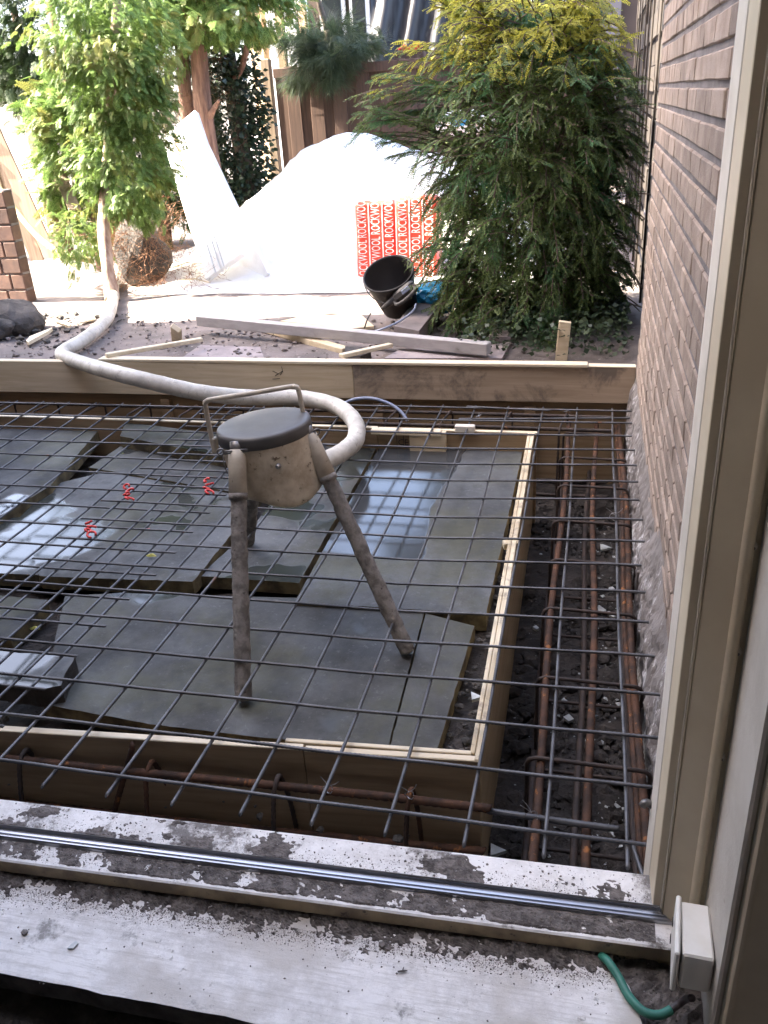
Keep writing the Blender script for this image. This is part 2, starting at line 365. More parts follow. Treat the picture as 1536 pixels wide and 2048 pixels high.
def smoothpath(P, m=12):
    P = [Vector(p) for p in P]; Q = [P[0] * 2 - P[1]] + P + [P[-1] * 2 - P[-2]]; out = []
    for i in range(1, len(Q) - 2):
        a, b, c, d = Q[i - 1:i + 3]
        for k in range(m):
            t = k / m
            out.append(.5 * ((2 * b) + (c - a) * t + (2 * a - 5 * b + 4 * c - d) * t * t + (3 * b - 3 * c + d - a) * t ** 3))
    out.append(P[-1]); return out
def single(mb, name, m, label, cat, group=None, smooth=False, loc=None):
    """a thing that is one mesh, its origin at loc"""
    loc = Vector(loc) if loc is not None else Vector(mb.v[0])
    me = bpy.data.meshes.new(name); me.from_pydata([tuple(Vector(v) - loc) for v in mb.v], [], mb.f)
    for mm in (m if isinstance(m, (list, tuple)) else [m]): me.materials.append(M[mm])
    if any(mb.m): me.polygons.foreach_set('material_index', mb.m)
    if smooth: me.shade_smooth()
    o = bpy.data.objects.new(name, me); col.objects.link(o); o.location = loc
    return tag(o, label, cat, group)
def inst(me, name, parent, loc, rot=(0, 0, 0), scale=(1, 1, 1), label=None):
    o = bpy.data.objects.new(name, me); col.objects.link(o); o.parent = parent
    o.location = Vector(loc) - rootloc(parent); o.rotation_euler = rot; o.scale = scale
    if label: o['label'] = label
    return o
def meshof(mb, name, m, smooth=False):
    me = bpy.data.meshes.new(name); me.from_pydata([tuple(v) for v in mb.v], [], mb.f); me.materials.append(M[m])
    if smooth: me.shade_smooth()
    return me
def grid(x0, x1, y0, y1, step, fn):
    nx = max(1, int((x1 - x0) / step)); ny = max(1, int((y1 - y0) / step)); vs = []
    for j in range(ny + 1):
        for i in range(nx + 1):
            x = x0 + (x1 - x0) * i / nx; y = y0 + (y1 - y0) * j / ny; vs.append((x, y, fn(x, y)))
    fs = [(j * (nx + 1) + i, j * (nx + 1) + i + 1, (j + 1) * (nx + 1) + i + 1, (j + 1) * (nx + 1) + i) for j in range(ny) for i in range(nx)]
    b = MB(); b.add(vs, fs); return b
def N3(x, y, z=0, s=1): return noise.fractal(Vector((x * s, y * s, z)), 1.0, 2.0, 4)
def stonemesh(name, m, seed, flat=1.0, sub=1):
    bm = bmesh.new(); bmesh.ops.create_icosphere(bm, subdivisions=sub, radius=1)
    for v in bm.verts:
        v.co *= 1 + .35 * noise.noise(v.co * 1.3 + Vector((seed, seed, 0))); v.co.z *= flat
    me = bpy.data.meshes.new(name); bm.to_mesh(me); bm.free(); me.materials.append(M[m]); return me
def scatter(name, m, n, fn, smin, smax, flat=.6, seed=1, parent=None, sub=0):
    """loose grains: real little stones, all in one stuff mesh"""
    rg = random.Random(seed); b = MB()
    base = []; bm = bmesh.new(); bmesh.ops.create_icosphere(bm, subdivisions=1, radius=1)
    bv = [v.co.copy() for v in bm.verts]; bf = [[v.index for v in f.verts] for f in bm.faces]; bm.free()
    if not sub:
        bv = [Vector(v) for v in ((1, 0, 0), (-1, 0, 0), (0, 1, 0), (0, -1, 0), (0, 0, 1), (0, 0, -1))]
        bf = [(0, 2, 4), (2, 1, 4), (1, 3, 4), (3, 0, 4), (2, 0, 5), (1, 2, 5), (3, 1, 5), (0, 3, 5)]
    for _ in range(n):
        p = fn(rg)
        if p is None: continue
        s = smin + (smax - smin) * rg.random() ** 3; a = rg.random() * 6.28
        rot = Matrix.Rotation(a, 3, 'Z') @ Matrix.Rotation(rg.uniform(-.5, .5), 3, 'X')
        k = [Vector((v.x * s * rg.uniform(.6, 1.4), v.y * s * rg.uniform(.6, 1.3), v.z * s * flat * rg.uniform(.7, 1.2))) for v in bv]
        b.add([rot @ v + Vector(p) for v in k], bf)
    o = b.build(name, m, parent, kind='stuff'); return o
def merge_np(name, V, F, m, parent=None, root=None, kind=None):
    """V (n,3) F (k,4) arrays to mesh"""
    me = bpy.data.meshes.new(name); o0 = np.array(rootloc(parent)) if parent else np.zeros(3)
    V = (V - o0).astype(np.float32); n = len(F)
    me.vertices.add(len(V)); me.vertices.foreach_set('co', V.ravel())
    me.loops.add(n * 4); me.loops.foreach_set('vertex_index', F.astype(np.int32).ravel())
    me.polygons.add(n); me.polygons.foreach_set('loop_start', np.arange(0, n * 4, 4, dtype=np.int32))
    me.polygons.foreach_set('loop_total', np.full(n, 4, dtype=np.int32))
    me.materials.append(M[m]); me.update(calc_edges=True)
    o = bpy.data.objects.new(name, me); col.objects.link(o)
    if parent: o.parent = parent
    if kind: o['kind'] = kind
    return o
# ================================================================== SETTING
def struct(mb, name, m, smooth=False):
    o = mb.build(name, m, None, smooth); o['kind'] = 'structure'; return o
def gz(x, y):
    h = .085 + .012 * N3(x, y, 0, 1.1) + .006 * N3(x, y, 3, 5)
    return h
g = grid(-5.2, 1.9, 2.68, 9.2, .07, gz)
H = 120
for q in (((-H, -H), (-4.7, -H), (-4.7, H), (-H, H)), ((-4.7, 9.0), (H, 9.0), (H, H), (-4.7, H)), ((1.6, -H), (H, -H), (H, 9.0), (1.6, 9.0)), ((-4.7, -H), (1.6, -H), (1.6, -4.5), (-4.7, -4.5))):
    g.add([(x, y, .07) for x, y in q], [(0, 1, 2, 3)])
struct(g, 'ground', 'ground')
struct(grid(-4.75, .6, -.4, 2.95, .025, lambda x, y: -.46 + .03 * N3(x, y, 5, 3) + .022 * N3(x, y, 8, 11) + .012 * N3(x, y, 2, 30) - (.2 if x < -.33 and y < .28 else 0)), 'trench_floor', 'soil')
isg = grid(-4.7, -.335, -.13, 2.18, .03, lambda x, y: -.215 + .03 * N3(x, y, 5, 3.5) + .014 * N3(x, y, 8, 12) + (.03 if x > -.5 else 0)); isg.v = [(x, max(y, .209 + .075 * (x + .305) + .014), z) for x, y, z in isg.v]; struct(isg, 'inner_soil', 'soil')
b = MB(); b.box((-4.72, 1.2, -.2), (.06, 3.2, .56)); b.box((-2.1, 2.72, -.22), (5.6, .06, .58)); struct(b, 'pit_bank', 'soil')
b = MB(); b.box((-2.3, -.165, -.29), (4.9, .09, .5)); struct(b, 'foundation', 'render')
# room behind the door
b = MB(); b.add([(-3.4, -4.2, -.1), (.5, -4.2, -.1), (.5, -.2, -.1), (-3.4, -.2, -.1)], [(0, 1, 2, 3)])
g = grid(-1.5, .2, -1.0, -.40, .012, lambda x, y: -.088 + .010 * N3(x, y, 1, 9) + .004 * N3(x, y, 2, 40)); b.add(g.v, g.f)
struct(b, 'room_floor', 'roomfloor')
b = MB(); b.box((.42, -2.3, 1.1), (.1, 3.9, 2.5)); b.box((-3.45, -2.3, 1.1), (.1, 3.9, 2.5)); b.box((-1.5, -4.25, 1.1), (4, .1, 2.5)); b.box((-1.5, -2.3, 2.4), (4, 3.9, .1))
struct(b, 'room_walls', 'interior')
FH = 4.6
b = MB(); b.box((-1.0, -.32, 2.2 + (FH - 2.2) / 2), (14, .2, FH - 2.2)); b.box((-5.6, -.32, 1.05), (4.8, .2, 2.3)); b.box((3.4, -.32, 1.05), (5.6, .2, 2.3))
o = struct(b, 'house_facade', 'facade')
b = MB(); b.box((-5.12, -2.55, 3.7), (.24, 11.76, 7.4)); struct(b, 'shade_wall', 'facade')   # unseen thin wall, added to cast the shade over the pit

# ---- brick wall on the right
WX, WY0, WY1, WH = .105, -.05, 2.62, 3.2
wall = thing('brick_wall', 'pale pink brick side wall with grey recessed mortar, right of the rebar trench', 'brick wall', (.25, 1.3, -.45))
b = MB(); b.box((WX + .1505, (WY0 + WY1) / 2, WH / 2 - .2), (.302, WY1 - WY0 - .01, WH + .5)); b.build('mortar_bed', 'mortar', wall)
def brickmesh(L, mname, seed, m):
    rg = random.Random(seed); bm = bmesh.new(); bmesh.ops.create_cube(bm, size=1)
    for v in bm.verts: v.co = Vector((v.co.x * .02 + rg.uniform(-.0012, .0012), v.co.y * (L + rg.uniform(-.003, .003)), v.co.z * (.0515 + rg.uniform(-.002, .002))))
    bmesh.ops.bevel(bm, geom=bm.edges[:], offset=.0035, segments=1, affect='EDGES')
    me = bpy.data.meshes.new(mname); bm.to_mesh(me); bm.free(); me.materials.append(M[m]); return me
SB = [brickmesh(.207, 'brick', k, 'brick') for k in range(6)]; HB = [brickmesh(.098, 'brick', 20 + k, 'brick') for k in range(6)]
spots = []
CH = .0655
for c in range(28):
    z = -.02 + c * CH; y = .12 - rnd.random() * .2; hd = 0
    while y < WY1 - .06:
        if rnd.random() < .36 and hd < 2: L = .098; hd += 1
        else: L = .207; hd = 0
        if y + L > WY1: L = .098
        if y + L > WY1 + .005: break
        spots.append((y + L / 2, z, L)); y += L + rnd.uniform(.003, .009)
spots.sort(key=lambda s: (Vector((WX, s[0], s[1])) - CAM_LOC).length / (1 if s[2] > .15 else .8))
rest = MB()
for k, (y, z, L) in enumerate(spots):
    x = WX + .0045 + rnd.uniform(-.0015, .002)
    if k < 296: inst(rnd.choice(SB if L > .15 else HB), 'brick', wall, (x, y, z), (rnd.uniform(-.004, .004), 0, rnd.uniform(-.004, .004)))
    else: rest.box((x, y, z), (.02, L, .053), None, 0, .003)
o = rest.build('upper_bricks', 'brick', wall); o['kind'] = 'stuff'
# rough mortar plinth below the brickwork
def plinth(u, v):   # u along Y, v 0 top..1 bottom
    z = .13 + .05 * N3(u, 0, 4, 1.6) - v * (.60)
    n1 = N3(u, v, 2, 2.2); n2 = N3(u * 3, v * 2, 7, 5); n3 = noise.noise(Vector((u * 60, v * 6, 1)))
    x = WX + .004 - .038 * min(1, v * 3.2) - .014 * max(0, n1) - .014 * n2 * min(1, v * 5) + .004 * n3 * min(1, v * 5)
    if v < .02: x = WX + .012
    return (x, u, z)
b = MB(); NU, NV = 230, 44; vs = [plinth(.05 + 2.56 * i / NU, j / NV) for j in range(NV + 1) for i in range(NU + 1)]
b.add(vs, [(j * (NU + 1) + i, (j + 1) * (NU + 1) + i, (j + 1) * (NU + 1) + i + 1, j * (NU + 1) + i + 1) for j in range(NV) for i in range(NU)])
M['plinth'] = None
def plinthmat():
    m, n, l, b = mat('rough_plinth'); v = tc(n, l, (1, 1, 1), 'world'); g = n.new('ShaderNodeSeparateXYZ'); gg = n.new('ShaderNodeNewGeometry'); l.new(gg.outputs['Position'], g.inputs[0])
    c = mix(n, l, ramp(n, l, nz(n, l, v, 9, 6, .7), [(.35, 0.), (.65, 1.)]), (.225, .20, .185), (.13, .115, .108))
    vs_ = tc(n, l, (22, 10, 3.2), 'world'); k = mth(n, l, 'ADD', nz(n, l, vs_, 1.6, 6, .72), mth(n, l, 'MULTIPLY', g.outputs['Z'], -.42))
    c = mix(n, l, ramp(n, l, k, [(.555, 0.), (.62, .85)]), c, (.50, .485, .48))
    l.new(c, b.inputs['Base Color']); b.inputs['Roughness'].default_value = .9; bump(n, l, b, nz(n, l, vs_, 3, 7, .75), .5, .006); return m
M['plinth'] = plinthmat()
b.build('plinth', 'plinth', wall)
# slate slivers in the plinth
b = MB()
for _ in range(26):
    y = rnd.uniform(.3, 1.9); v = rnd.uniform(.35, .9); p = plinth(y, v); b.box((p[0] - .004, y, p[2]), (.008, rnd.uniform(.006, .012), rnd.uniform(.04, .10)), Matrix.Rotation(rnd.uniform(-.25, .1), 3, 'X'), 0, .002)
o = b.build('mortar_sliver', 'plinth', wall); o['kind'] = 'stuff'

# ---- door frame with its sill
SL = .029
def sy(x): return -.10 + SL * (x - .03)
fr = thing('door_frame', 'cream painted wooden sliding door frame with dirty white sill and metal track', 'door frame', (.06, -.2, -.02))
a0, a1 = (-3.3, sy(-3.3), 0), (.14, sy(.14), 0)
b = MB(); b.extrude([(0, 0, -.09), (0, 0, .04), (0, -.003, .0412), (0, -.064, .041), (0, -.064, .035), (0, -.09, .035), (0, -.09, .037), (0, -.1345, .037), (0, -.1375, .0345)], a0, a1); b.build('sill', 'sillwhite', fr)
b = MB(); b.extrude([(0, -.1375, .0345), (0, -.139, .010), (0, -.125, .006), (0, -.125, -.10)], a0, a1); b.build('sill_nosing', 'nosing', fr)
b = MB(); pr = [(-.0645, .036), (-.0655, .0475), (-.068, .0495), (-.0705, .0475), (-.0715, .0415), (-.080, .0415), (-.081, .0385), (-.088, .0385), (-.089, .044), (-.091, .045), (-.0925, .043), (-.093, .036)]
b.extrude([(0, y, z) for y, z in pr], a0, a1); b.build('track', 'alu', fr)
# jamb, from the profile seen at one height
def jx(px, Y): return at(px, 1700, Y=Y).x
pa = (jx(1303, -.10), -.10); pb = (jx(1318, -.165), -.165); pc = (jx(1338, -.168), -.168)
Z0, Z1 = -.09, 2.2
def vex(name, pts, m, **k):
    b = MB(); b.extrude([(x, y, 0) for x, y in pts], (0, 0, k.get('z0', Z0)), (0, 0, Z1)); return b.build(name, m, fr, smooth=k.get('smooth', False))
vex('outer_stop', [(.16, -.02), (pa[0] + .001, -.02), (pa[0] - .0005, -.045), pa, (pa[0] + .001, -.1015)], 'framelight')
vex('jamb_edge', [(pa[0] + .0012, -.1015), (pb[0], -.163), (pb[0] + .001, -.165), pc, (pc[0], -.176)], 'frame')
pd = (jx(1343, -.176), -.176); pe = (jx(1393, -.196), -.196); pf = (jx(1404, -.205), -.205); pg = (jx(1417, -.199), -.199)
vex('rebate_board', [pc, (pc[0] + .002, -.1765), (pd[0], -.1765), pe, (pe[0] + .001, -.18)], 'frame')
vex('bead', [(pb[0] + .0135 + .002 * math.cos(t), -.1675 + .003 * math.sin(t)) for t in [k * math.pi / 6 - math.pi for k in range(7)]], 'framelight', smooth=True)
cxb, cyb = (pe[0] + pg[0]) / 2, -.196; rb = (pg[0] - pe[0]) / 2
vex('round_bead', [(cxb + rb * math.cos(t), cyb - .010 * math.sin(t)) for t in [math.pi - k * math.pi / 8 for k in range(9)]], 'frame', smooth=True)
ph = (jx(1440, -.205), -.193)
vex('inner_board', [(pg[0], -.1925), (ph[0] + .002, -.1925)], 'frame')
XE = .104; yf = at(1483, 1700, X=XE).y
vex('plaster_reveal', [(XE + .002, -.188), (XE, -.2), (XE, yf), (XE + .004, yf - .003), (XE + .010, yf)], 'reveal')
vex('casing', [(XE + .010, yf + .001), (XE + .011, yf + .006), (XE + .013, yf - .008), (XE + .016, yf - .012), (XE + .020, yf - .012), (XE + .022, yf - .004), (XE + .026, yf - .002), (XE + .13, yf - .01)], 'frame')
for px, py in ((1505, 1092), (1474, 1303), (1441, 1513)):
    p = at(px, py, Y=-.195); b = MB(); rot = Matrix.Rotation(R_(90), 3, 'X')
    b.lathe([(.0001, .006), (.0035, .006), (.0058, .002), (.0062, -.004)], p, 14, rot); o = b.build('screw_plug', 'framelight', fr, True)
    b = MB(); b.lathe([(.0001, .0068), (.0026, .0068), (.0026, .005)], p, 10, rot); b.build('screw', 'pin', o, True)
# bent steel pin in the jamb
b = MB(); b.tube(smoothpath([at(1312, 1616, Y=-.03), at(1300, 1608, Y=-.035), at(1290, 1606, Y=-.04), at(1284, 1612, Y=-.042)], 5), .007, 10)
b.build('frame_pin', 'pin', fr, True)
# socket box on the reveal
sk = thing('wall_socket', 'white surface mounted double socket box low on the cream door frame', 'socket', (.08, -.28, .06))
b = MB(); b.box((.0815, -.277, .104), (.043, .094, .074), Matrix.Rotation(R_(-1.5), 3, 'Z'), 0, .003); b.build('box', 'whiteplastic', sk)
rotS = Matrix.Rotation(R_(-5.5), 3, 'Z')
b = MB(); b.box((.0555, -.2755, .1045), (.0075, .104, .083), rotS, 0, .003); b.build('cover_plate', 'whiteplastic', sk)
for z in (.085, .123):
    for dy in (-.02, .02):
        b = MB(); b.box(Vector((.0512, -.2755 + dy, z)) + Vector((-.0002, 0, 0)), (.0012, .012, .008), rotS); b.build('slot', 'hole', sk)
# ---- filler ledge inside the door
pts = [(-3.3, sy(-3.3) - .12)] + [(x, sy(x) - .12) for x in (-1.5, -.5, -.07)]
right = [at(1205, 1917, Z=0), at(1232, 1940, Z=0), at(1258, 1972, Z=0), at(1272, 2005, Z=0), at(1284, 2048, Z=0), at(1290, 2110, Z=0)]
pts = pts[:-1] + [(p.x, p.y) for p in right]
fx = [pts[-1][0] - .03 * k for k in range(1, 110)]
pts += [(x, -.452 + .004 * N3(x, 0, 1, 14) + .002 * N3(x, 0, 1, 60)) for x in fx if x > -3.3]
b = MB(); b.prism(pts, -.04, 0, 0, 1); o = b.build('doorstep_ledge', ['ledge', 'roomfloor']); tag(o, 'white filler-smeared step along the inside of the door sill, streaked with grey mortar', 'step')
# ---- grit on sill and ledge: relief sheets that dip under the surface where it is clean
def gritsheet(name, x0, x1, off0, off1, base, fn, step=.0026, m='debris', label=None):
    nx = int((x1 - x0) / (step * 1.5)); ny = max(3, int(abs(off1 - off0) / step)); vs = []
    for j in range(ny + 1):
        for i in range(nx + 1):
            x = x0 + (x1 - x0) * i / nx; f = off0 + (off1 - off0) * j / ny
            vs.append((x, sy(x) + f, base + fn(x, f, j / ny)))
    b = MB(); b.add(vs, [(j * (nx + 1) + i, (j + 1) * (nx + 1) + i, (j + 1) * (nx + 1) + i + 1, j * (nx + 1) + i + 1) for j in range(ny) for i in range(nx)])
    o = b.build(name, m); o['kind'] = 'stuff'; return o
def g1(x, f, t): return .0045 * (.62 + .9 * N3(x, f, 1, 14) + .35 * N3(x, f, 2, 70) + .35 * N3(x, f, 6, 170)) - .016 * max(0, t - .82) * 3 - .02 * max(0, .03 - t)
gritsheet('grit', -1.6, .035, -.0935, -.136, .036, g1)
def g2(x, f, t):
    c = .16 if x < -.75 else -.26
    return .005 * (N3(x * .8, f * 1.6, 4, 11) * 1.5 + c * 1.1 - .06 + (.30 * (t - .35) if x < -.6 else .1 * (t - .6)) + .35 * N3(x, f, 2, 60) + .35 * N3(x, f, 6, 170)) - (.003 if t > .97 or t < .06 else 0)
gritsheet('grit', -1.6, .03, -.001, -.064, .0405, g2)
def g3(x, f, t): return .008 * (.95 - 1.7 * t + .8 * N3(x, f, 3, 12) + .5 * N3(x, f, 2, 55) + .45 * N3(x, f, 6, 170)) - (.0 if t < .95 else .01)
gritsheet('grit', -1.6, -.03, -.125, -.20, .0, g3)
b = grid(-.09, .2, -.62, -.2, .005, lambda x, y: -.012 + .010 * N3(x, y, 1, 16) + .005 * N3(x, y, 4, 70)); o = b.build('grit', 'debris'); o['kind'] = 'stuff'
def on_ledge(rg):
    x = rg.uniform(-1.4, -.03); f = -.13 - abs(rg.gauss(0, .035)) if rg.random() < .75 else rg.uniform(-.15, -.33)
    return (x, sy(x) + f, .0008)
scatter('crumbs', 'crumb', 900, on_ledge, .0005, .0022, .7, 3)
scatter('crumbs', 'crumb', 9000, lambda rg: (lambda x: (x, sy(x) - .165 - abs(rg.gauss(0, .016)) + .010 * N3(x, 0, 3, 12), .0006))(rg.uniform(-1.45, -.03)), .0004, .0015, .7, 33)
scatter('crumbs', 'crumb', 7000, lambda rg: (lambda x: (x, sy(x) - rg.choice((.098 + .036 * rg.random(), .064 - .03 * rg.random() ** 2)), .0412))(rg.uniform(-1.45, .03)), .0004, .0013, .7, 34)
def on_sill(rg):
    x = rg.uniform(-1.4, .03); f = rg.uniform(-.005, -.06) if rg.random() < .5 else rg.uniform(-.096, -.132)
    return (x, sy(x) + f, .0415 if f > -.07 else .040)
scatter('crumbs', 'crumb', 1500, on_sill, .0006, .003, .7, 4)
scatter('crumbs', 'shard', 160, lambda rg: (rg.uniform(-1.2, .1), rg.uniform(-.9, -.46), -.078), .001, .006, .6, 5)
scatter('crumbs', 'pebble', 900, lambda rg: (rg.uniform(-1.4, .15), rg.uniform(-.9, -.42), -.08), .001, .006, .6, 6)
scatter('crumbs', 'pebble', 260, lambda rg: (lambda x: (x, rg.uniform(-.42, -.22), -.004))(rg.uniform(-.05, .10)), .001, .005, .7, 8)
for k, (px, py, s) in enumerate(((1007 / 1, 0, 0),)): pass
for px, py, s, zz, lab in ((791, 1747, .0055, .043, 'small dark mortar lump on the white door sill beside the metal track'), (763, 1889, .006, .004, 'grey crumb lump lying on the white step below the middle of the sill'), (50, 1864, .006, .003, 'round grey spatter lump at the left end of the white step')):
    p = at(px, py, Z=zz); me = stonemesh('mortar_lump', 'crumb', px, .6); o = bpy.data.objects.new('mortar_lump', me); col.objects.link(o); o.location = p; o.scale = (s * 1.2, s, s); tag(o, lab, 'mortar lump')
b = MB(); p = at(145, 1893, Z=.002); b.prism([(p.x - .006, p.y - .006), (p.x + .004, p.y - .004), (p.x + .007, p.y + .007), (p.x + .001, p.y + .010), (p.x - .004, p.y + .002)], .001, .004); single(b, 'chip', 'shard', 'pale leaf-shaped chip on the left part of the white step', 'chip')
for px, py, a, lab in ((42, 1771, .6, 'dark splinter on the white step at the far left edge'), (805, 1942, .3, 'forked dark splinter in the middle of the white step'), (877, 1895, 1.0, 'dark twig scrap on the step just below the sill nosing')):
    p = at(px, py, Z=.003); b = MB(); d = Vector((math.cos(a), math.sin(a), 0)); b.tube([p - d * .008, p, p + d * .008], [.0012, .0017, .0008], 6); b.tube([p, p + Vector((.001, .006, .002))], [.0012, .0006], 5); single(b, 'splinter', 'crumb', lab, 'splinter')
# green cable
P = [at(x, y, Z=z) for x, y, z in ((1203, 1912, .004), (1216, 1923, .014), (1236, 1952, .012), (1256, 1990, .010), (1286, 2022, .009), (1318, 2030, .009), (1342, 2020, .010))]
gc = thing('cable', 'green sheathed cable curling over the grit below the white socket box', 'cable', P[0])
b = MB(); b.tube(smoothpath(P, 8), .0068, 12); b.build('sheath', 'green', gc, True)
P2 = [P[-1], at(1358, 2008, Z=.012), at(1372, 1998, Z=.03), at(1384, 1996, Z=.06)]
b = MB(); b.tube(smoothpath(P2, 6), .0055, 10); b.build('core', 'blackcable', gc, True)

# ================================================================== FORMWORK, SLABS
fw = thing('formwork_box', 'new plywood formwork box around the insulation boards, under the rebar mesh', 'formwork', (-.3, .2, -.45))
def npY(x): return .209 + .075 * (x + .305)
def panel(a, b_, z0, z1, th, m, name='panel', label=None, inward=1):
    a, b_ = Vector((*a, 0)), Vector((*b_, 0)); d = (b_ - a); L = d.length; x = d.normalized(); y = Vector((-x.y, x.x, 0)) * inward
    rot = Matrix((x, y, Vector((0, 0, 1)))).transposed(); mb = MB(); mb.box((a + b_) / 2 + y * th / 2 + Vector((0, 0, (z0 + z1) / 2)), (L, th, z1 - z0), rot, 0, .0015)
    return mb.build(name, m, fw, label=label)
M['plyedge'] = wood_mat('plywood_cut_edge', (.70, .60, .44), (.50, .40, .27), 0, knots=False, bstr=.05)
xs = at(605, 1500, Z=-.03).x
panel((-3.6, npY(-3.6)), (xs - .001, npY(xs - .001)), -.66, -.032, .018, 'ply'); panel((xs + .001, npY(xs)), (-.3, npY(-.3)), -.66, -.034, .016, 'ply')
panel((xs - .05, npY(xs) + .0195), (-.322, npY(-.322) + .018), -.30, -.031, .012, 'pineedge', 'doubling_board')
panel((-3.6, npY(-3.6) - .0007), (xs - .002, npY(xs) - .0007), -.036, -.0312, .0192, 'pineedge', 'cut_edge')
panel((xs + .002, npY(xs) - .0007), (-.299, npY(-.3) - .0007), -.038, -.0328, .0172, 'pineedge', 'cut_edge')
panel((-.298, npY(-.3) + .001), (-.318, 2.2), -.46, -.032, .014, 'plyY'); panel((-.314, npY(-.3) + .02), (-.334, 2.2), -.42, -.031, .011, 'pineedgeY', 'doubling_board')
panel((-.2975, npY(-.3) + .0005), (-.3175, 2.2), -.037, -.0305, .0152, 'pineedgeY', 'cut_edge')
panel((-1.0, 2.203), (-.306, 2.2), -.46, -.032, .02, 'ply'); panel((-3.6, 2.235), (-1.004, 2.206), -.46, -.03, .02, 'ply')
panel((-1.0, 2.2025), (-.306, 2.1995), -.037, -.0308, .021, 'pineedge', 'cut_edge'); panel((-3.6, 2.2345), (-1.004, 2.2055), -.035, -.0288, .021, 'pineedge', 'cut_edge')
p = at(925, 875, Y=2.19); b = MB(); b.box((p.x - .15, 2.183, -.095), (.16, .03, .13), None, 0, .002); b.build('block', 'pine', fw)
p1 = at(742, 851, Y=2.17); p2 = at(882, 853, Y=2.17); b = MB(); b.beam((p1.x, 2.175, -.032), (p2.x, 2.175, -.032), .035, .022, 0, .002); b.build('batten', 'pineedge', fw)
p = at(930, 852, Y=2.19); b = MB(); b.box((p.x, 2.19, -.015), (.085, .03, .03), None, 0, .003); b.build('packing_piece', 'framelight', fw)
p = at(1023, 1086, Z=-.04); b = MB(); b.box((p.x - .002, p.y, -.045), (.05, .03, .022), Matrix.Rotation(.3, 3, 'Z'), 0, .002); b.build('wedge', 'pineedgeY', fw)
# timber stamp on the far panel
def text(body, size, parent, loc, rot, m, name='lettering', depth=.0003, sx=1):
    cu = bpy.data.curves.new(name, 'FONT'); cu.body = body; cu.size = size; cu.extrude = depth; cu.resolution_u = 2
    t = bpy.data.objects.new(name, cu); col.objects.link(t); bpy.context.view_layer.update()
    me = bpy.data.meshes.new_from_object(t.evaluated_get(bpy.context.evaluated_depsgraph_get())); bpy.data.objects.remove(t)
    me.materials.clear(); me.materials.append(M[m]); o = bpy.data.objects.new(name, me); col.objects.link(o); o.parent = parent
    o.location = Vector(loc) - rootloc(parent); o.rotation_euler = rot; o.scale = (sx, 1, 1); return o
pl, prr = at(794, 893, Y=2.18), at(848, 893, Y=2.18); b = MB()
zb, zt = pl.z, pl.z + .062
for k in range(5): x = pl.x + (prr.x - pl.x) * k / 4; b.box((x, 2.1838, (zb + zt) / 2), (.0025, .001, zt - zb))
b.box(((pl.x + prr.x) / 2, 2.1838, zt), (prr.x - pl.x, .001, .0025)); b.build('stamp_lines', 'ink', fw)
text('CE', .04, fw, (pl.x + .004, 2.1832, zb + .006), (R_(90), 0, 0), 'ink')
text('I I I I', .036, fw, (pl.x + .052, 2.1832, zb + .006), (R_(90), 0, 0), 'ink', sx=.8)
# outer edge formwork
ef = thing('edge_formwork', 'long timber edge formwork beyond the mesh, clean pine left, muddy plank right', 'formwork', (-1.2, 2.62, -.2))
xj = at(707, 760, Y=2.6).x
b = MB(); b.box(((-4.6 + xj) / 2, 2.6225, .055), (xj + 4.6 - .003, .045, .172), None, 0, .003); b.build('plank', 'pine', ef, label='clean pale pine plank')
b = MB(); b.box(((xj + .098) / 2, 2.623, .053), (.098 - xj, .045, .17), None, 0, .003); b.build('plank', 'dirtypine', ef, label='mud-stained plank')
x1, x2 = at(200, 716, Y=2.62).x, at(1175, 735, Y=2.6).x
b = MB(); b.beam((x1, 2.627, .1495), (x2, 2.612, .1465), .055, .014, 0, .002); b.build('top_batten', 'pineedge', ef)
b = MB(); b.beam((x2 + .004, 2.622, .1405), (.096, 2.622, .1385), .046, .005, 0, .001); b.build('top_batten', 'pineedge', ef)
b = MB(); b.box((-2.25, 2.652, -.245), (4.7, .018, .42), None, 0, .002); b.build('lower_board', 'ply', ef)
for px in (330, 755, 1060): x = at(px, 800, Y=2.62).x; b = MB(); b.box((x, 2.628, -.24), (.05, .028, .36), None, 0, .002); b.build('stud', 'ply', ef)
# scribble on the pale plank
b = MB(); q = lambda x, y: at(x, y, Y=2.5985)
b.tube([q(545, 742), q(556, 747), q(550, 752), q(565, 742), q(561, 750)], .0015, 4); b.tube([q(563, 733), q(566, 745)], .0012, 4); b.tube([q(545, 758), q(560, 757)], .0012, 4); b.build('pencil_mark', 'ink', ef)
for px, lab in ((180, 0), (1190, 0)): pass

# insulation boards
def slab(px, z, th, top, label, name='insulation_board', bev=.003, wob=0.0011, side='foamedge', z2=None, cat='board', group='grey faced insulation boards inside the formwork'):
    P = [at(x, y, Z=z) for x, y in px]; poly = []
    for i in range(len(P)):
        a, c = P[i], P[(i + 1) % len(P)]; m = max(1, int((c - a).length / .03)) if wob else 1
        for k in range(m): q = a.lerp(c, k / m); poly.append((q.x + rnd.uniform(-wob, wob), q.y + rnd.uniform(-wob, wob)))
    ar = sum(poly[i][0] * poly[(i + 1) % len(poly)][1] - poly[(i + 1) % len(poly)][0] * poly[i][1] for i in range(len(poly)))
    if ar < 0: poly.reverse()
    mb = MB(); mb.prism(poly, z - th, z, 0, 1)
    o = single(mb, name, [top, side], label, cat, group, loc=(poly[0][0], poly[0][1], z - th)); return o
S = slab
S([(130, 1192), (240, 1186), (600, 1196), (848, 1226), (774, 1500), (500, 1472), (300, 1448), (85, 1408), (108, 1290)], -.13, .045, 'boardA', 'large damp grey board in front, under the two near tripod feet')
S([(852, 1227), (949, 1252), (872, 1506), (778, 1500)], -.128, .05, 'boardA', 'narrow grey strip board right of the large front board')
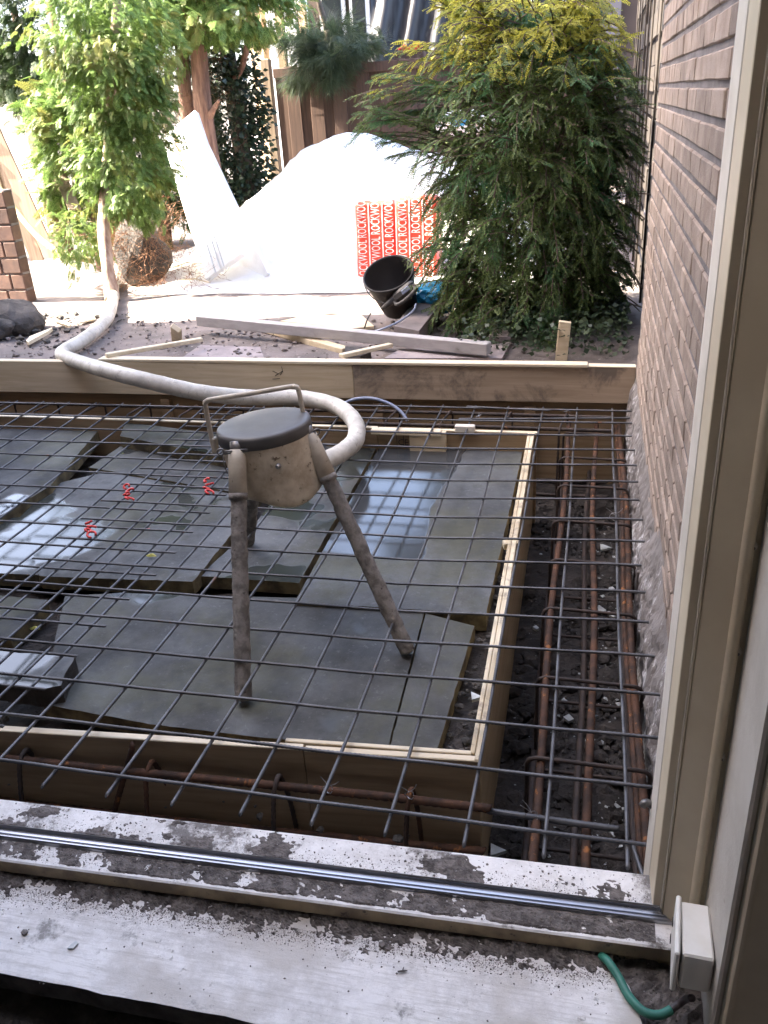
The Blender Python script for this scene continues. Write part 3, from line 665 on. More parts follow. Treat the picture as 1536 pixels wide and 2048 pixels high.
S([(757, 897), (1047, 897), (972, 1228), (590, 1204)], -.118, .06, 'boardC', 'wet grey board mirroring blue sky, beside the right formwork panel')
S([(560, 985), (600, 890), (752, 897), (598, 1166), (398, 1152), (500, 1060)], -.124, .045, 'boardB', 'puddled narrow board between the sky-reflecting board and the red-clipped one')
S([(205, 940), (440, 965), (520, 985), (463, 1068), (386, 1163), (240, 1158), (78, 1152), (60, 1080)], -.108, .05, 'boardB', 'pale mottled board with crusty yellow front edge, three red clips above it', wob=.0022)
S([(-60, 1040), (40, 1035), (100, 970), (205, 945), (75, 1150), (-60, 1143)], -.118, .05, 'boardB', 'dark wet board at the left edge, butted against the pale mottled board')
S([(-80, 855), (196, 862), (100, 972), (-30, 1050), (-160, 1060)], -.085, .06, 'boardD', 'dark board at far left with a thick yellow right edge', wob=.001)
S([(250, 846), (300, 850), (470, 872), (455, 912), (345, 893), (240, 872)], -.045, .09, 'boardD', 'thick dark offcut leaning by the far formwork panel')
S([(178, 935), (240, 893), (480, 905), (470, 985), (300, 955)], -.10, .045, 'boardA', 'grey board behind the mottled one, its tan front edge showing')
S([(-60, 1300), (148, 1312), (150, 1322), (128, 1350), (118, 1372), (92, 1378), (-60, 1362)], -.075, .06, 'boardB', 'broken pale slab chunk at the left with a jagged right end', wob=.005, side='soil')
S([(-60, 1185), (95, 1200), (20, 1275), (-60, 1300)], -.15, .05, 'boardD', 'small wet dark board in the muddy gap at the left edge')
S([(480, 880), (640, 870), (660, 905), (600, 960), (470, 960)], -.12, .05, 'boardD', 'dark board partly hidden behind the tripod head')
# soil debris
def insoil(rg):
    if rg.random() < .5: return (rg.uniform(-.52, -.33), rg.uniform(.25, 2.1), -.17)
    return (rg.uniform(-2.6, -.4), rg.uniform(.1, 2.1), -.20)
scatter('rubble', 'pebble', 1500, insoil, .003, .014, .7, 11, sub=1)
scatter('rubble', 'pebble', 2400, lambda rg: (rg.uniform(-.30, .09), rg.uniform(.0, 2.55), -.452), .002, .012, .7, 12)
scatter('rubble', 'shard', 330, lambda rg: (rg.uniform(-.29, .08) if rg.random() < .4 else rg.uniform(-.06, .08), rg.uniform(.2, 2.2), -.447), .0015, .010, .5, 13)
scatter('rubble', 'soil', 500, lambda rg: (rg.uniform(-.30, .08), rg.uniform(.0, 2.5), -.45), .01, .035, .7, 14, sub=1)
for px, py, z, s, lab in ((950, 1396, -.165, .018, 'white triangular ceramic shard beside the front board, near the formwork corner'), (1208, 1096, -.44, .028, 'large pale flat shard in the trench, farthest of the white ones'), (1200, 1220, -.44, .022, 'oblong pale shard in the middle of the right trench'), (1226, 1232, -.44, .014, 'flat white shard just right of the oblong one'), (1137, 1438, -.44, .016, 'small pale shard between the rusty bars, nearest in the trench'), (1072, 1257, -.44, .012, 'little pale shard beside the outer face of the right formwork panel'), (994, 1702, -.44, .022, 'grey flat stone chip at the near corner of the trench'), (1223, 1179, -.44, .012, 'bluish shard high in the right trench near the plinth')):
    p = at(px, py, Z=z); mb = MB(); rg = random.Random(px); k = rg.choice((3, 4, 5)) if 'triang' not in lab else 3
    poly = [(p.x + s * (1 if k > 3 else 1.1) * math.cos(6.283 * i / k + rg.uniform(-.3, .3)), p.y + s * 1.1 * math.sin(6.283 * i / k + rg.uniform(-.3, .3))) for i in range(k)]
    mb.prism(poly, z - .004, z + .006); single(mb, 'shard', 'shard', lab, 'shard', 'pale shards lying in the soil', loc=p)
# fallen yellow leaves
for px, py, z, lab in ((70, 1259, -.185, 'curled yellow leaf on the mud at the left'), (303, 1113, -.10, 'small yellow-green leaf on the mottled board')):
    p = at(px, py, Z=z); mb = MB(); pts = [(-.022, 0, .002), (-.01, .007, .006), (.004, .008, .008), (.02, 0, .003), (.004, -.006, .002), (-.01, -.006, .001), (0, 0, .011)]
    mb.add([p + Vector(q) for q in pts], [(0, 1, 6), (1, 2, 6), (2, 3, 6), (3, 4, 6), (4, 5, 6), (5, 0, 6)]); single(mb, 'fallen_leaf', 'deadleaf', lab, 'leaf', loc=p)

# ================================================================== REBAR
def sag(x, y): 
    return -.029 * math.sin(math.pi * min(1, max(0, y / 2.4))) * min(1, max(0, -x / .6))
XL, XR = -1.866, -1.41
def mesh_sheet(label, xs, x0, x1, ys, y0, y1, dz, cutfn=None):
    t = thing('rebar_mesh', label, 'rebar mesh', (xs[0], ys[0], dz), 'welded reinforcement mesh sheets over the formwork')
    for x in xs:
        n = 14; off = rnd.uniform(-.002, .002)
        mb = MB(); mb.tube([(x + off + .002 * math.sin(k), y0 + (y1 - y0) * k / n, dz - .0045 + sag(x, y0 + (y1 - y0) * k / n)) for k in range(n + 1)], .0038, 6, True, 0, .2, .005); mb.build('bar', 'steel', t, True)
    for y in ys:
        n = 16; a = x0 + rnd.uniform(-.006, .006); e = x1 + rnd.uniform(-.006, .008)
        mb = MB(); mb.tube([(a + (e - a) * k / n, y + .0012 * math.sin(k * 1.7), dz + .0045 + sag(a + (e - a) * k / n, y)) for k in range(n + 1)], .0038, 6, True, 0, .2, .005); mb.build('bar', 'steel', t, True)
    return t
mesh_sheet('near right sheet of welded steel mesh, spanning from the wall to under the tripod', [-.15 * i for i in range(13)], XL, .105, [.15 * j for j in range(17)], -.05, 2.45, 0)
mesh_sheet('left sheet of welded steel mesh, lapped under the first one by the red clips', [-1.46 - .15 * i for i in range(18)], -4.1, XR, [-.03 + .15 * j for j in range(17)], -.04, 2.42, -.014)
# helper bars
def clipring(p, s=.011, m='redwire'): pass
# cages
def ribbar(mb, pts, r, step=.007): mb.tube(pts, r, 8, True, 0, .17, step * 1.3)
cage = thing('rebar_cage', 'rusty beam cage of thick ribbed bars and bent links in the right trench', 'rebar cage', (-.07, 1.3, -.44))
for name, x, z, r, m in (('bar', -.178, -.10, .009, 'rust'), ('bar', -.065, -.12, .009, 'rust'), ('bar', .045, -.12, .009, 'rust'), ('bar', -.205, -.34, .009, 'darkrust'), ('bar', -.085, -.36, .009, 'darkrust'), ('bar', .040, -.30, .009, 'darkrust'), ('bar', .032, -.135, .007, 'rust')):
    mb = MB(); xx = [x + .006 * math.sin(k * .9 + x * 30) for k in range(12)]
    ribbar(mb, [(xx[k], -.06 + 2.64 * k / 11, z + .006 * math.sin(k * 1.1 + z * 20)) for k in range(12)], r); mb.build(name, m, cage, True)
def link(y, x0, x1, z0, z1, r, tilt, m):
    c = .022; pts = [(x0, z0 + c), (x0, z1 - c), (x0 + c * .3, z1 - c * .3), (x0 + c, z1), (x1 - c, z1 - .004), (x1 - c * .3, z1 - c * .4), (x1, z1 - c), (x1, z0 + c), (x1 - c * .3, z0 + c * .3), (x1 - c, z0), (x0 + c, z0), (x0 + c * .3, z0 + c * .3), (x0, z0 + c)]
    mb = MB(); ribbar(mb, [(px, y + tilt * (pz - z1) , pz) for px, pz in pts], r, .006); return mb
for k, y in enumerate((.30, .60, .93, 1.22, 1.50, 1.80, 2.08, 2.36)):
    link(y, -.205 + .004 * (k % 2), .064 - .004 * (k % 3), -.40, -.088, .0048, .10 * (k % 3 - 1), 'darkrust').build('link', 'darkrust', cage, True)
# loose lighter bars beside the wall
for pts, r, lab in (([(-.01, .0, -.035), (.02, .6, -.03), (.028, 1.3, -.035), (.03, 2.35, -.03)], .006, 0),): pass
nc = thing('rebar_cage', 'rusty beam cage along the door sill, bent links straddling thick bars', 'rebar cage', (-.8, .1, -.44))
P = [at(-200, 1496, Z=-.09), at(0, 1515, Z=-.09), at(260, 1543, Z=-.09), at(500, 1566, Z=-.09), at(760, 1592, Z=-.09), at(978, 1617, Z=-.09)]
mb = MB(); ribbar(mb, [P[0] + (P[0] - P[1]) * 5] + P, .0088); mb.build('bar', 'rust', nc, True)
P = [at(-200, 1582, Z=-.25), at(0, 1603, Z=-.25), at(500, 1658, Z=-.25), at(966, 1703, Z=-.25)]
mb = MB(); ribbar(mb, [P[0] + (P[0] - P[1]) * 5] + P, .009); mb.build('bar', 'rust', nc, True)
mb = MB(); ribbar(mb, [(-2.4, .06, -.38), (-1, .09, -.38), (-.31, .11, -.385)], .009); mb.build('bar', 'darkrust', nc, True)
for px, py in ((-230, 1482), (45, 1507), (298, 1531), (553, 1560), (820, 1587)):
    p = at(px, py, Z=-.075); y0 = p.y
    pts = [Vector((p.x - .012, y0 - .075, -.40)), Vector((p.x - .008, y0 - .055, -.26)), Vector((p.x - .004, y0 - .022, -.115)), Vector((p.x, y0 - .008, -.083)), Vector((p.x, y0 + .006, -.076)), Vector((p.x + .002, y0 + .02, -.088)), Vector((p.x + .006, y0 + .045, -.19)), Vector((p.x + .012, y0 + .058, -.40))]
    mb = MB(); ribbar(mb, smoothpath(pts, 5), .0052, .006); mb.build('link', 'darkrust' if px % 2 else 'rust', nc, True)
p = at(266, 1490, Z=-.02); q = at(232, 1612, Z=-.2)
mb = MB(); ribbar(mb, [p, p.lerp(q, .5), q, q + (q - p) * .6], .0065, .007); mb.build('starter_bar', 'rust', nc, True)
fc = thing('rebar_cage', 'dark beam cage between the far formwork panel and the edge planks', 'rebar cage', (-1.5, 2.42, -.44))
for y, z, m in ((2.33, -.06, 'darkrust'), (2.50, -.06, 'darkrust'), (2.34, -.38, 'darkrust'), (2.5, -.38, 'darkrust')):
    mb = MB(); ribbar(mb, [(-4.5 + 4.5 * k / 8, y + .004 * math.sin(k), z + .004 * math.cos(k * 2)) for k in range(9)], .008, .01); mb.build('bar', m, fc, True)
for k in range(17):
    x = -4.4 + .262 * k + rnd.uniform(-.02, .02); pts = [(x, 2.32, -.40), (x + .004, 2.318, -.07), (x + .01, 2.34, -.046), (x + .03, 2.49, -.046), (x + .035, 2.515, -.07), (x + .03, 2.515, -.40)]
    mb = MB(); ribbar(mb, pts, .0045, .008); mb.build('link', 'darkrust', fc, True)
# loose grey connector bars
def loosebar(P, r, label, m='steel', group='loose connecting bars laid by hand'):
    mb = MB(); mb.tube(P, r, 8, True, 0, .13, .006); return single(mb, 'rebar', m, label, 'rebar', group, True, loc=P[0])
loosebar([at(978, 1622, Z=-.10), at(1105, 1640, Z=-.10), at(1235, 1658, Z=-.10)], .0065, 'short grey twisted bar crossing the thick rusty bars near the frame')
loosebar([at(917, 838, Z=-.03), at(1030, 838, Z=-.03), at(1262, 836, Z=-.03)], .005, 'thin grey bar lying across the far right trench end')
loosebar([at(933, 813, Z=.008), at(1010, 817, Z=.008), at(1100, 821, Z=.006)], .004, 'thin bluish bar ending left, on the farthest mesh wire')
loosebar([at(1262, 1680, Z=-.12), at(1275, 1720, Z=-.12), at(1290, 1765, Z=-.12)], .0045, 'short twisted bar end behind the sill at the frame corner')
# tie wires
def tiewire(px, py, z, seed, label, s=1.0):
    rg = random.Random(seed); p = at(px, py, Z=z); mb = MB()
    ring = [p + Vector((.011 * s * math.cos(t), .004 * math.sin(t * 2), .011 * s * math.sin(t))) for t in [k * .6 for k in range(11)]]; mb.tube(ring, .0009, 5)
    for _ in range(2): d = Vector((rg.uniform(-1, 1), rg.uniform(-1, 1), rg.uniform(.2, 1))).normalized() * .03 * s; mb.tube(smoothpath([p + Vector((0, 0, .008)), p + d * .5 + Vector((.003, 0, .003)), p + d], 4), .0009, 5)
    single(mb, 'tie_wire', 'wire', label, 'tie wire', 'steel tie wires', loc=p)
for k, (px, py, z, lab, s) in enumerate(((1228, 1033, .0, 'frayed tie wire on the mesh beside the rough wall plinth', 1.3), (1063, 1632, -.09, 'tie wire on the thick rusty bar near the door sill', 1.2), (655, 1578, -.07, 'tie wire where a mesh bar end meets the near rusty bar', 1.), (818, 1590, -.06, 'tie wire on the rightmost bent link by the sill', .9), (1135, 826, .0, 'tie wire at the far end of the right trench', 1.0), (955, 836, -.03, 'tie wire on the thin grey bar at the far trench', .8))):
    tiewire(px, py, z, k, lab, s)
# red clips
for k, (px, py, z, lab) in enumerate(((256, 985, -.005, 'red plastic spacer clip, middle one of the three on the lapped mesh'), (416, 972, -.008, 'red plastic spacer clip on the lapped mesh nearest the tripod'), (180, 1057, -.005, 'red plastic spacer clip on the lapped mesh farthest left'))):
    t = thing('spacer_clip', lab, 'clip', at(px, py, Z=z), 'red plastic clips on the lapped mesh')
    for j in range(4):
        p = at(px + (j % 2) * 6 - 3, py - 12 + j * 8, Z=z + .004); mb = MB(); rr = .011 + .004 * (j % 2); a = j * 1.3 + k
        mb.tube([p + Vector((rr * math.cos(u), rr * math.sin(u) * .8, .006 * math.sin(u + a))) for u in [q * .62 for q in range(9)]], .0042, 6); mb.build('loop', 'redwire', t, True)
p = at(295, 1058, Z=-.104); mb = MB(); mb.tube([p - Vector((.008, 0, 0)), p, p + Vector((.008, .003, 0))], .003, 6); single(mb, 'clip_scrap', 'redwire', 'tiny red plastic scrap on the mottled board', 'plastic scrap', loc=p)
# ================================================================== TRIPOD UNIT
C = Vector((-.965, .837, .497)); T1 = at(474, 900, Y=.715); T2 = at(617, 870, Y=.84); T3 = Vector((-1.02, .94, .45))
F1 = at(487, 1404, Z=-.122); F2 = at(818, 1308, Z=-.122); F3 = at(496, 1085, Z=-.115)
tp = thing('tripod_unit', 'mortar-caked tripod with cream bucket-shaped head, dark lid and carrying handle, standing through the mesh', 'tripod', (C.x, C.y, -.13))
tilt = Matrix.Rotation(R_(4.5), 3, 'Y') @ Matrix.Rotation(R_(2), 3, 'X'); tilt = tilt.transposed() if False else Matrix.Rotation(R_(-4.5), 3, 'Y')
cz = .497
prof = [(.0001, .004), (.06, .0045), (.118, .003), (.127, .0), (.1295, -.006), (.1295, -.032), (.126, -.034)]
b = MB(); b.lathe(prof, C, 56, tilt); b.build('lid', 'rubber', tp, True)
# skirt: open drum, flared edge low between the legs
n = 72; rows = 16; vs = []
for j in range(rows + 1):
    for k in range(n):
        th = 2 * math.pi * k / n; d1 = abs((math.degrees(th) - 245 + 180) % 360 - 180); low = .172 - .022 * (abs(math.sin(1.5 * (th - R_(6)))) < .25)
        low = .150 + .028 * math.sin(1.5 * (th - R_(6))) ** 2
        t = j / rows; z = -.030 - t * low; r = .1285 - .001 * t - (.006 * max(0, t - .94) / .06); r += .0016 * noise.noise(Vector((th * 3, t * 3, 2)))
        vs.append(C + tilt @ Vector((r * math.cos(th) + .022 * t, r * math.sin(th), z)))
N_ = rows + 1
b = MB(); b.add(vs, [(i * n + k, i * n + (k + 1) % n, (i + 1) * n + (k + 1) % n, (i + 1) * n + k) for i in range(rows) for k in range(n)])
b.add([C + tilt @ Vector((.118 * math.cos(6.283 * k / n), .118 * math.sin(6.283 * k / n), -.15)) for k in range(n)], [tuple(range(n))])
b.build('drum', 'enamel', tp, True)
def legmesh(T, F, r0, r1):
    m = 80; pts = [T.lerp(F, k / m) for k in range(m + 1)]; mb = MB()
    n = 14; d = (F - T).normalized(); a = d.cross(Vector((0, 0, 1))).normalized(); c = d.cross(a); vs = []
    for i, p in enumerate(pts):
        for k in range(n):
            th = 6.283 * k / n; nn = .0026 * N3(th * 1.2 + i * .05, i * .22, T.x * 9, 1.4) + .0016 * noise.noise(Vector((th * 3, i * .9, T.y * 5)))
            r = (r0 + (r1 - r0) * i / m + nn) if 0 < i < m else .001
            vs.append(p + a * math.cos(th) * r + c * math.sin(th) * r)
    mb.add(vs, [(i * n + k, i * n + (k + 1) % n, (i + 1) * n + (k + 1) % n, (i + 1) * n + k) for i in range(m) for k in range(n)]); return mb
for q, (T, F) in enumerate(((T1, F1), (T2, F2), (T3, F3))):
    d = (F - T).normalized(); lg = legmesh(T + d * .02, F, .0205, .0225).build('leg', 'caked', tp, True)
    L = (.112, .118, .11)[q]; mb = MB(); mb.tube([T, T + d * .001, T + d * .03, T + d * L, T + d * (L + .001)], [.0205, .0225, .0235, .0245, .022], 20); mb.build('sleeve', 'enamel2', lg, True)
    mb = MB(); mb.tube([T + d * (L + .001), T + d * (L + .018)], [.0255, .0245], 20); mb.build('collar', 'caked', lg, True)
    mb = MB(); mb.tube([T - d * .022, T - d * .021, T + d * .015], [.016, .0185, .0185], 18); mb.build('stub', 'pin', lg, True)
    if q < 2:
        e = (C - T); e.z = 0; e.normalize(); s = Vector((0, 0, 1)).cross(e) * (1 if q == 0 else 1); c0 = T + d * .002 - Vector((0, 0, 0))
        s = Vector((.93, .36, 0)) if q == 0 else Vector((.80, .60, .12)); s.normalize()
        dr = 1 if q == 0 else -1; pz = T - d * .006 - Vector((.0, .021, .0))
        mb = MB(); mb.tube([pz - s * .03 * dr, pz + s * .075 * dr], .0028, 8); mb.tube([pz - s * .03 * dr + Vector((0, 0, -.006)), pz + s * .07 * dr + Vector((0, 0, -.005))], .0024, 8)
        ctr = pz - s * .034 * dr
        mb.tube([ctr + (s * math.cos(u) + Vector((0, 0, 1)) * math.sin(u)) * .009 for u in [k * .7 for k in range(10)]], .0024, 8)
        mb.build('locking_pin', 'pin', lg, True)
    mb = MB(); q_ = T + d * .05; mb.box((C + tilt @ Vector((0, 0, -.09))).lerp(q_, .86) + Vector((0, 0, -.0)), (.03, .03, .12)); 
# handle rod
hp = [at(430, 905, Y=.80), at(424, 880, Y=.80), at(411, 812, Y=.80), at(414, 803, Y=.80), at(424, 799, Y=.803), at(500, 787, Y=.85), at(578, 774, Y=.90), at(590, 774, Y=.905), at(597, 781, Y=.905), at(608, 835, Y=.905), at(612, 866, Y=.905)]
b = MB(); b.tube(smoothpath(hp, 5), .0068, 12); b.build('handle', 'enamel2', tp, True)
b = MB(); p = at(427, 890, Y=.80); b.box(p + Vector((.006, 0, 0)), (.012, .02, .045), None, 0, .003); b.build('handle_lug', 'enamel2', tp)
p = at(556, 933, Y=C.y - .118); b = MB(); b.lathe([(.0001, .0075), (.004, .007), (.0068, .003), (.0072, -.006)], p, 16, Matrix.Rotation(R_(90), 3, 'X')); b.build('rivet', 'wire', tp, True)
b = MB(); b.tube([T1 + Vector((-.034, -.018, 0)), T1 + Vector((-.033, -.02, -.03)), T1 + Vector((-.028, -.02, -.06))], .002, 6); b.build('retaining_wire', 'pin', tp, True)

# ---- big hose
hz = ((236, 520, .13), (232, 545, .13), (228, 572, .13), (225, 605, .14), (212, 640, .15), (172, 676, .145), (132, 700, .14), (124, 709, .14), (135, 716, .145), (175, 730, .17), (228, 745, .198), (300, 763, .19), (400, 785, .13), (500, 795, .06), (600, 796, .035), (672, 812, .028), (708, 842, .028), (712, 876, .028), (690, 901, .028), (652, 921, .028), (600, 938, .028), (545, 945, .028))
P = smoothpath([at(x, y, Z=z) for x, y, z in hz], 8)
b = MB(); b.tube(P, [.037 + .0007 * math.sin(i * 1.9) for i in range(len(P))], 24); single(b, 'hose', 'hose', 'thick pale delivery hose snaking from the garden over the edge plank to behind the tripod', 'hose', smooth=True, loc=P[40])
P = smoothpath([at(-60, 300, Y=5.0), at(0, 378, Y=4.9), at(40, 432, Y=4.8), at(85, 482, Y=4.7), at(130, 508, Y=4.6), at(185, 522, Y=4.6)], 8)
b = MB(); b.tube(P, .022, 12); single(b, 'garden_hose', 'yhose', 'thin yellow hose sagging from the upper left down to the conifer trunk', 'hose', smooth=True, loc=P[10])
# far blue-grey cable arcing over the edge trench
P = smoothpath([at(690, 806, Z=.02), at(712, 798, Z=.05), at(745, 797, Z=.06), at(780, 808, Z=.04), at(803, 825, Z=.01), at(815, 842, Z=-.02)], 8)
b = MB(); b.tube(P, .0075, 8); single(b, 'cable', 'bluecable', 'blue-grey cable arching beside the hose bend near the far planks', 'cable', smooth=True, loc=P[0])

# ================================================================== THINGS ON THE GARDEN GROUND
def lay(name, m, a, b_, wd, ht, label, cat='timber', group=None, bev=.003, up=(0, 0, 1)):
    mb = MB(); mb.beam(a, b_, wd, ht, 0, bev, up); return single(mb, name, m, label, cat, group, loc=a)
lay('timber_beam', 'greybeam', at(398, 640, Z=.165), at(978, 697, Z=.155), .055, .058, 'long grey planed beam lying on packing pieces behind the edge plank', 'beam', bev=.004)
lay('rough_batten', 'pine', at(528, 656, Z=.105), at(692, 702, Z=.105), .05, .035, 'rough tan batten under the left half of the grey beam', 'batten')
lay('pale_batten', 'pineedge', at(212, 711, Z=.168), at(404, 679, Z=.145), .032, .022, 'thin pale batten leaning from the left edge plank to the wooden peg', 'batten')
lay('short_batten', 'pineedge', at(682, 712, Z=.165), at(782, 690, Z=.14), .034, .02, 'short pale batten sticking over the plank joint under the beam', 'batten')
lay('wooden_stake', 'pine', at(354, 684, Z=.08), at(352, 656, Z=.20) , .058, .03, 'short wooden peg standing behind the thin pale batten', 'stake', up=(0, 1, 0))
a_ = at(1122, 722, Z=.08); lay('wooden_stake', 'pine', a_, a_ + Vector((.012, .01, .185)), .058, .024, 'taller wooden stake with split top in front of the bush', 'stake', up=(0, 1, 0))
b = MB(); p = a_ + Vector((.012, .01, .187)); b.box(p, (.058, .026, .008), Matrix.Rotation(.15, 3, 'Y'), 0, .002); single(b, 'split_stake_cap', 'pineedge', 'mushroomed splintered cap on the taller stake', 'stake top', loc=p)
def flat(name, px, z, th, m, label, cat, group=None, side=None):
    P = [at(x, y, Z=z) for x, y in px]; poly = [(q.x, q.y) for q in P]
    ar = sum(poly[i][0] * poly[(i + 1) % len(poly)][1] - poly[(i + 1) % len(poly)][0] * poly[i][1] for i in range(len(poly)))
    if ar < 0: poly.reverse()
    mb = MB(); mb.prism(poly, z - th, z); return single(mb, name, m, label, cat, group, loc=(poly[0][0], poly[0][1], z - th))
flat('wood_chip', [(52, 681), (60, 672), (104, 655), (98, 661), (56, 684)], .125, .02, 'pineedge', 'pointed split wood chip on the soil at the left', 'wood chip')
flat('wood_chip', [(157, 640), (186, 631), (190, 636), (160, 644)], .11, .012, 'pineedge', 'small wood chip at the edge of the sunlight, left of the hose', 'wood chip')
flat('wood_chip', [(118, 640), (142, 648), (138, 652), (112, 644)], .115, .012, 'pine', 'dull wood sliver between rock and hose', 'wood chip')
flat('plywood_offcut', [(560, 642), (702, 611), (748, 652), (700, 657), (640, 650)], .118, .018, 'pine', 'tan sheet offcut lying left of the bucket behind the beam', 'board')
flat('kerb_block', [(788, 652), (838, 662), (878, 611), (828, 603)], .19, .09, 'darkpaver', 'dark grey concrete block lying right of the bucket', 'concrete block')
flat('paving_slab', [(800, 698), (975, 690), (1022, 684), (1004, 716), (768, 716)], .108, .035, 'pavers', 'pale paving slab under the right end of the grey beam', 'paving slab', 'loose paving slabs')
flat('paving_slab', [(985, 646), (1012, 652), (1022, 674), (978, 674)], .13, .04, 'pavers', 'small tilted paving slab at the foot of the bush', 'paving slab', 'loose paving slabs')
flat('paving_slab', [(400, 690), (520, 694), (530, 720), (360, 718)], .094, .03, 'pavers', 'earth-covered slab in the shade behind the left plank', 'paving slab', 'loose paving slabs')
flat('stone_chunk', [(690, 692), (724, 696), (742, 704), (720, 712), (690, 706)], .13, .05, 'rock', 'small blue-grey stone chunk by the short batten', 'stone')
for px, py, s, lab in ((32, 622, .155, 'big grey rough boulder at the foot of the brick pillar'), (-4, 655, .09, 'smaller grey stone cut off by the left edge'), (4, 640, .05, 'little stone in front of the boulder')):
    p = at(px, py + (18 if s > .1 else 4), Z=.12 + s * .25); me = stonemesh('rock', 'rock', px * .37 + 2, .8, 3); me.shade_smooth() if 0 else None
    o = bpy.data.objects.new('rock', me); col.objects.link(o); o.location = p; o.scale = (s * 1.15, s, s); tag(o, lab, 'rock', 'grey rocks by the brick pillar')
scatter('gravel', 'ground', 900, lambda rg: (rg.uniform(-4.2, -.4), rg.uniform(2.75, 3.7), .095), .004, .018, .6, 21, sub=1)
scatter('gravel', 'pebble', 260, lambda rg: (rg.uniform(-4.2, -3.0), rg.uniform(3.0, 3.9), .10), .006, .03, .6, 22, sub=1)
# ---- brick pillar, left
pil = thing('brick_pillar', 'stacked old pink brick pillar at the left edge above the boulder', 'brick pillar', (-4.5, 4.45, .08))
p0 = at(58, 604, Z=.1); bw, bh, bd = .15, .112, .10; px_ = p0.x
b = MB(); b.box((px_ - .47, p0.y + .06, .46), (.93, .09, .80)); b.build('mortar_core', 'mortar', pil)
PB = [meshof(MB().box((0, 0, 0), (.150, .10, .103), None, 0, .006), 'brick', 'brick2'), meshof(MB().box((0, 0, 0), (.098, .10, .103), None, 0, .006), 'brick', 'brick2')]
for r in range(7):
    x = px_ ; z = .13 + r * bh; first = True
    while x > px_ - .9:
        half = (r % 2 == 1 and first) or rnd.random() < .3; L = .102 if half else .154; first = False
        inst(PB[1 if half else 0], 'brick', pil, (x - L / 2, p0.y + .05, z), (rnd.uniform(-.02, .02), 0, rnd.uniform(-.03, .03))); x -= L + .006
# ---- bucket with a tool
bk = at(793, 648, Z=.1); axis = Vector((-.12, -.52, .85)).normalized(); zax = axis; xax = Vector((1, 0, 0)); xax = (xax - zax * xax.dot(zax)).normalized(); yax = zax.cross(xax); BR = Matrix((xax, yax, zax)).transposed()
bb = bk + Vector((0, .12, .075))
bt = thing('bucket', 'dark rubber builders bucket tipped towards the door, holding a grey tool', 'bucket', bk)
b = MB(); b.lathe([(.0001, .004), (.10, .004), (.103, 0), (.106, .01), (.142, .235), (.149, .240), (.150, .255), (.143, .257), (.138, .246), (.102, .014), (.0001, .012)], bb, 40, BR); b.build('shell', 'rubber2', bt, True)
b = MB(); b.tube([bb + BR @ Vector((.150 * math.cos(u), .150 * math.sin(u), .24 - .07 * math.sin(u) ** 2 * (1 if math.sin(u) < 0 else 1))) for u in [math.pi + k * math.pi / 16 for k in range(17)]], .0035, 8); b.build('bail', 'pin', bt, True)
tl = thing('power_tool', 'grey handheld power tool with blue label leaning out of the bucket', 'power tool', bb)
A, B_ = at(764, 618, Y=3.47), at(829, 567, Y=3.42)
b = MB(); d = (B_ - A)
b.beam(A.lerp(B_, .42), A.lerp(B_, .98), .062, .055, 0, .014); b.build('body', 'toolgrey', tl)
b = MB(); b.tube([A, A.lerp(B_, .25), A.lerp(B_, .45)], [.012, .019, .026], 12); b.build('shaft', 'toolgrey', tl, True)
off = Vector((.03, -.045, -.015)); b = MB(); b.tube(smoothpath([A.lerp(B_, .40), A.lerp(B_, .36) + off, A.lerp(B_, .62) + off * 1.25, A.lerp(B_, .92) + off * .9, A.lerp(B_, .95)], 5), .011, 8); b.build('grip', 'toolgrey', tl, True)
b = MB(); b.beam(A.lerp(B_, .60) + Vector((.012, -.033, .012)), A.lerp(B_, .82) + Vector((.012, -.033, .012)), .012, .026, 0, .003); b.build('label_plate', 'bluecable', tl)
P = smoothpath([at(832, 608, Y=3.3), at(826, 622, Y=3.25), at(800, 642, Y=3.2), at(770, 656, Y=3.15), at(752, 662, Y=3.2)], 6); b = MB(); b.tube(P, .0055, 8); b.build('cord', 'bluecable', tl, True)
P = smoothpath([at(742, 626, Y=3.4), at(735, 638, Y=3.35), at(729, 656, Z=.12)], 6); b = MB(); b.tube(P, .004, 8); single(b, 'cord_end', 'blackcable', 'short dark cord hanging on the left side of the bucket', 'cord', smooth=True, loc=P[0])
# ---- pale heap, sunlit
HX = [(-4.4, 0), (-3.9, .03), (-3.44, .17), (-3.07, .46), (-2.80, .66), (-2.68, .76), (-2.60, .86), (-2.3, .955), (-2.0, .95), (-1.7, .86), (-1.3, .76), (-.9, .5), (-.5, .1), (-.3, 0)]
def hh(x, y):
    for k in range(len(HX) - 1):
        if HX[k][0] <= x <= HX[k + 1][0]: t = (x - HX[k][0]) / (HX[k + 1][0] - HX[k][0]); p = HX[k][1] + (HX[k + 1][1] - HX[k][1]) * t; break
    else: p = 0
    q = y - 6.25 - .15 * math.sin(x * 2.2); f = math.exp(-(q / (1.0 if q < 0 else .6)) ** 2)
    z = p * f; return .06 + z + (.05 * N3(x, y, 2, 2.2) + .02 * N3(x, y, 9, 9)) * min(1, z * 4)
g = grid(-4.6, -.3, 4.5, 7.4, .05, hh); o = single(g, 'sheeted_heap', 'heap', 'large pale sheeted heap blazing white in the sun, middle of the garden', 'heap', smooth=True, loc=(-2.2, 6, .1))
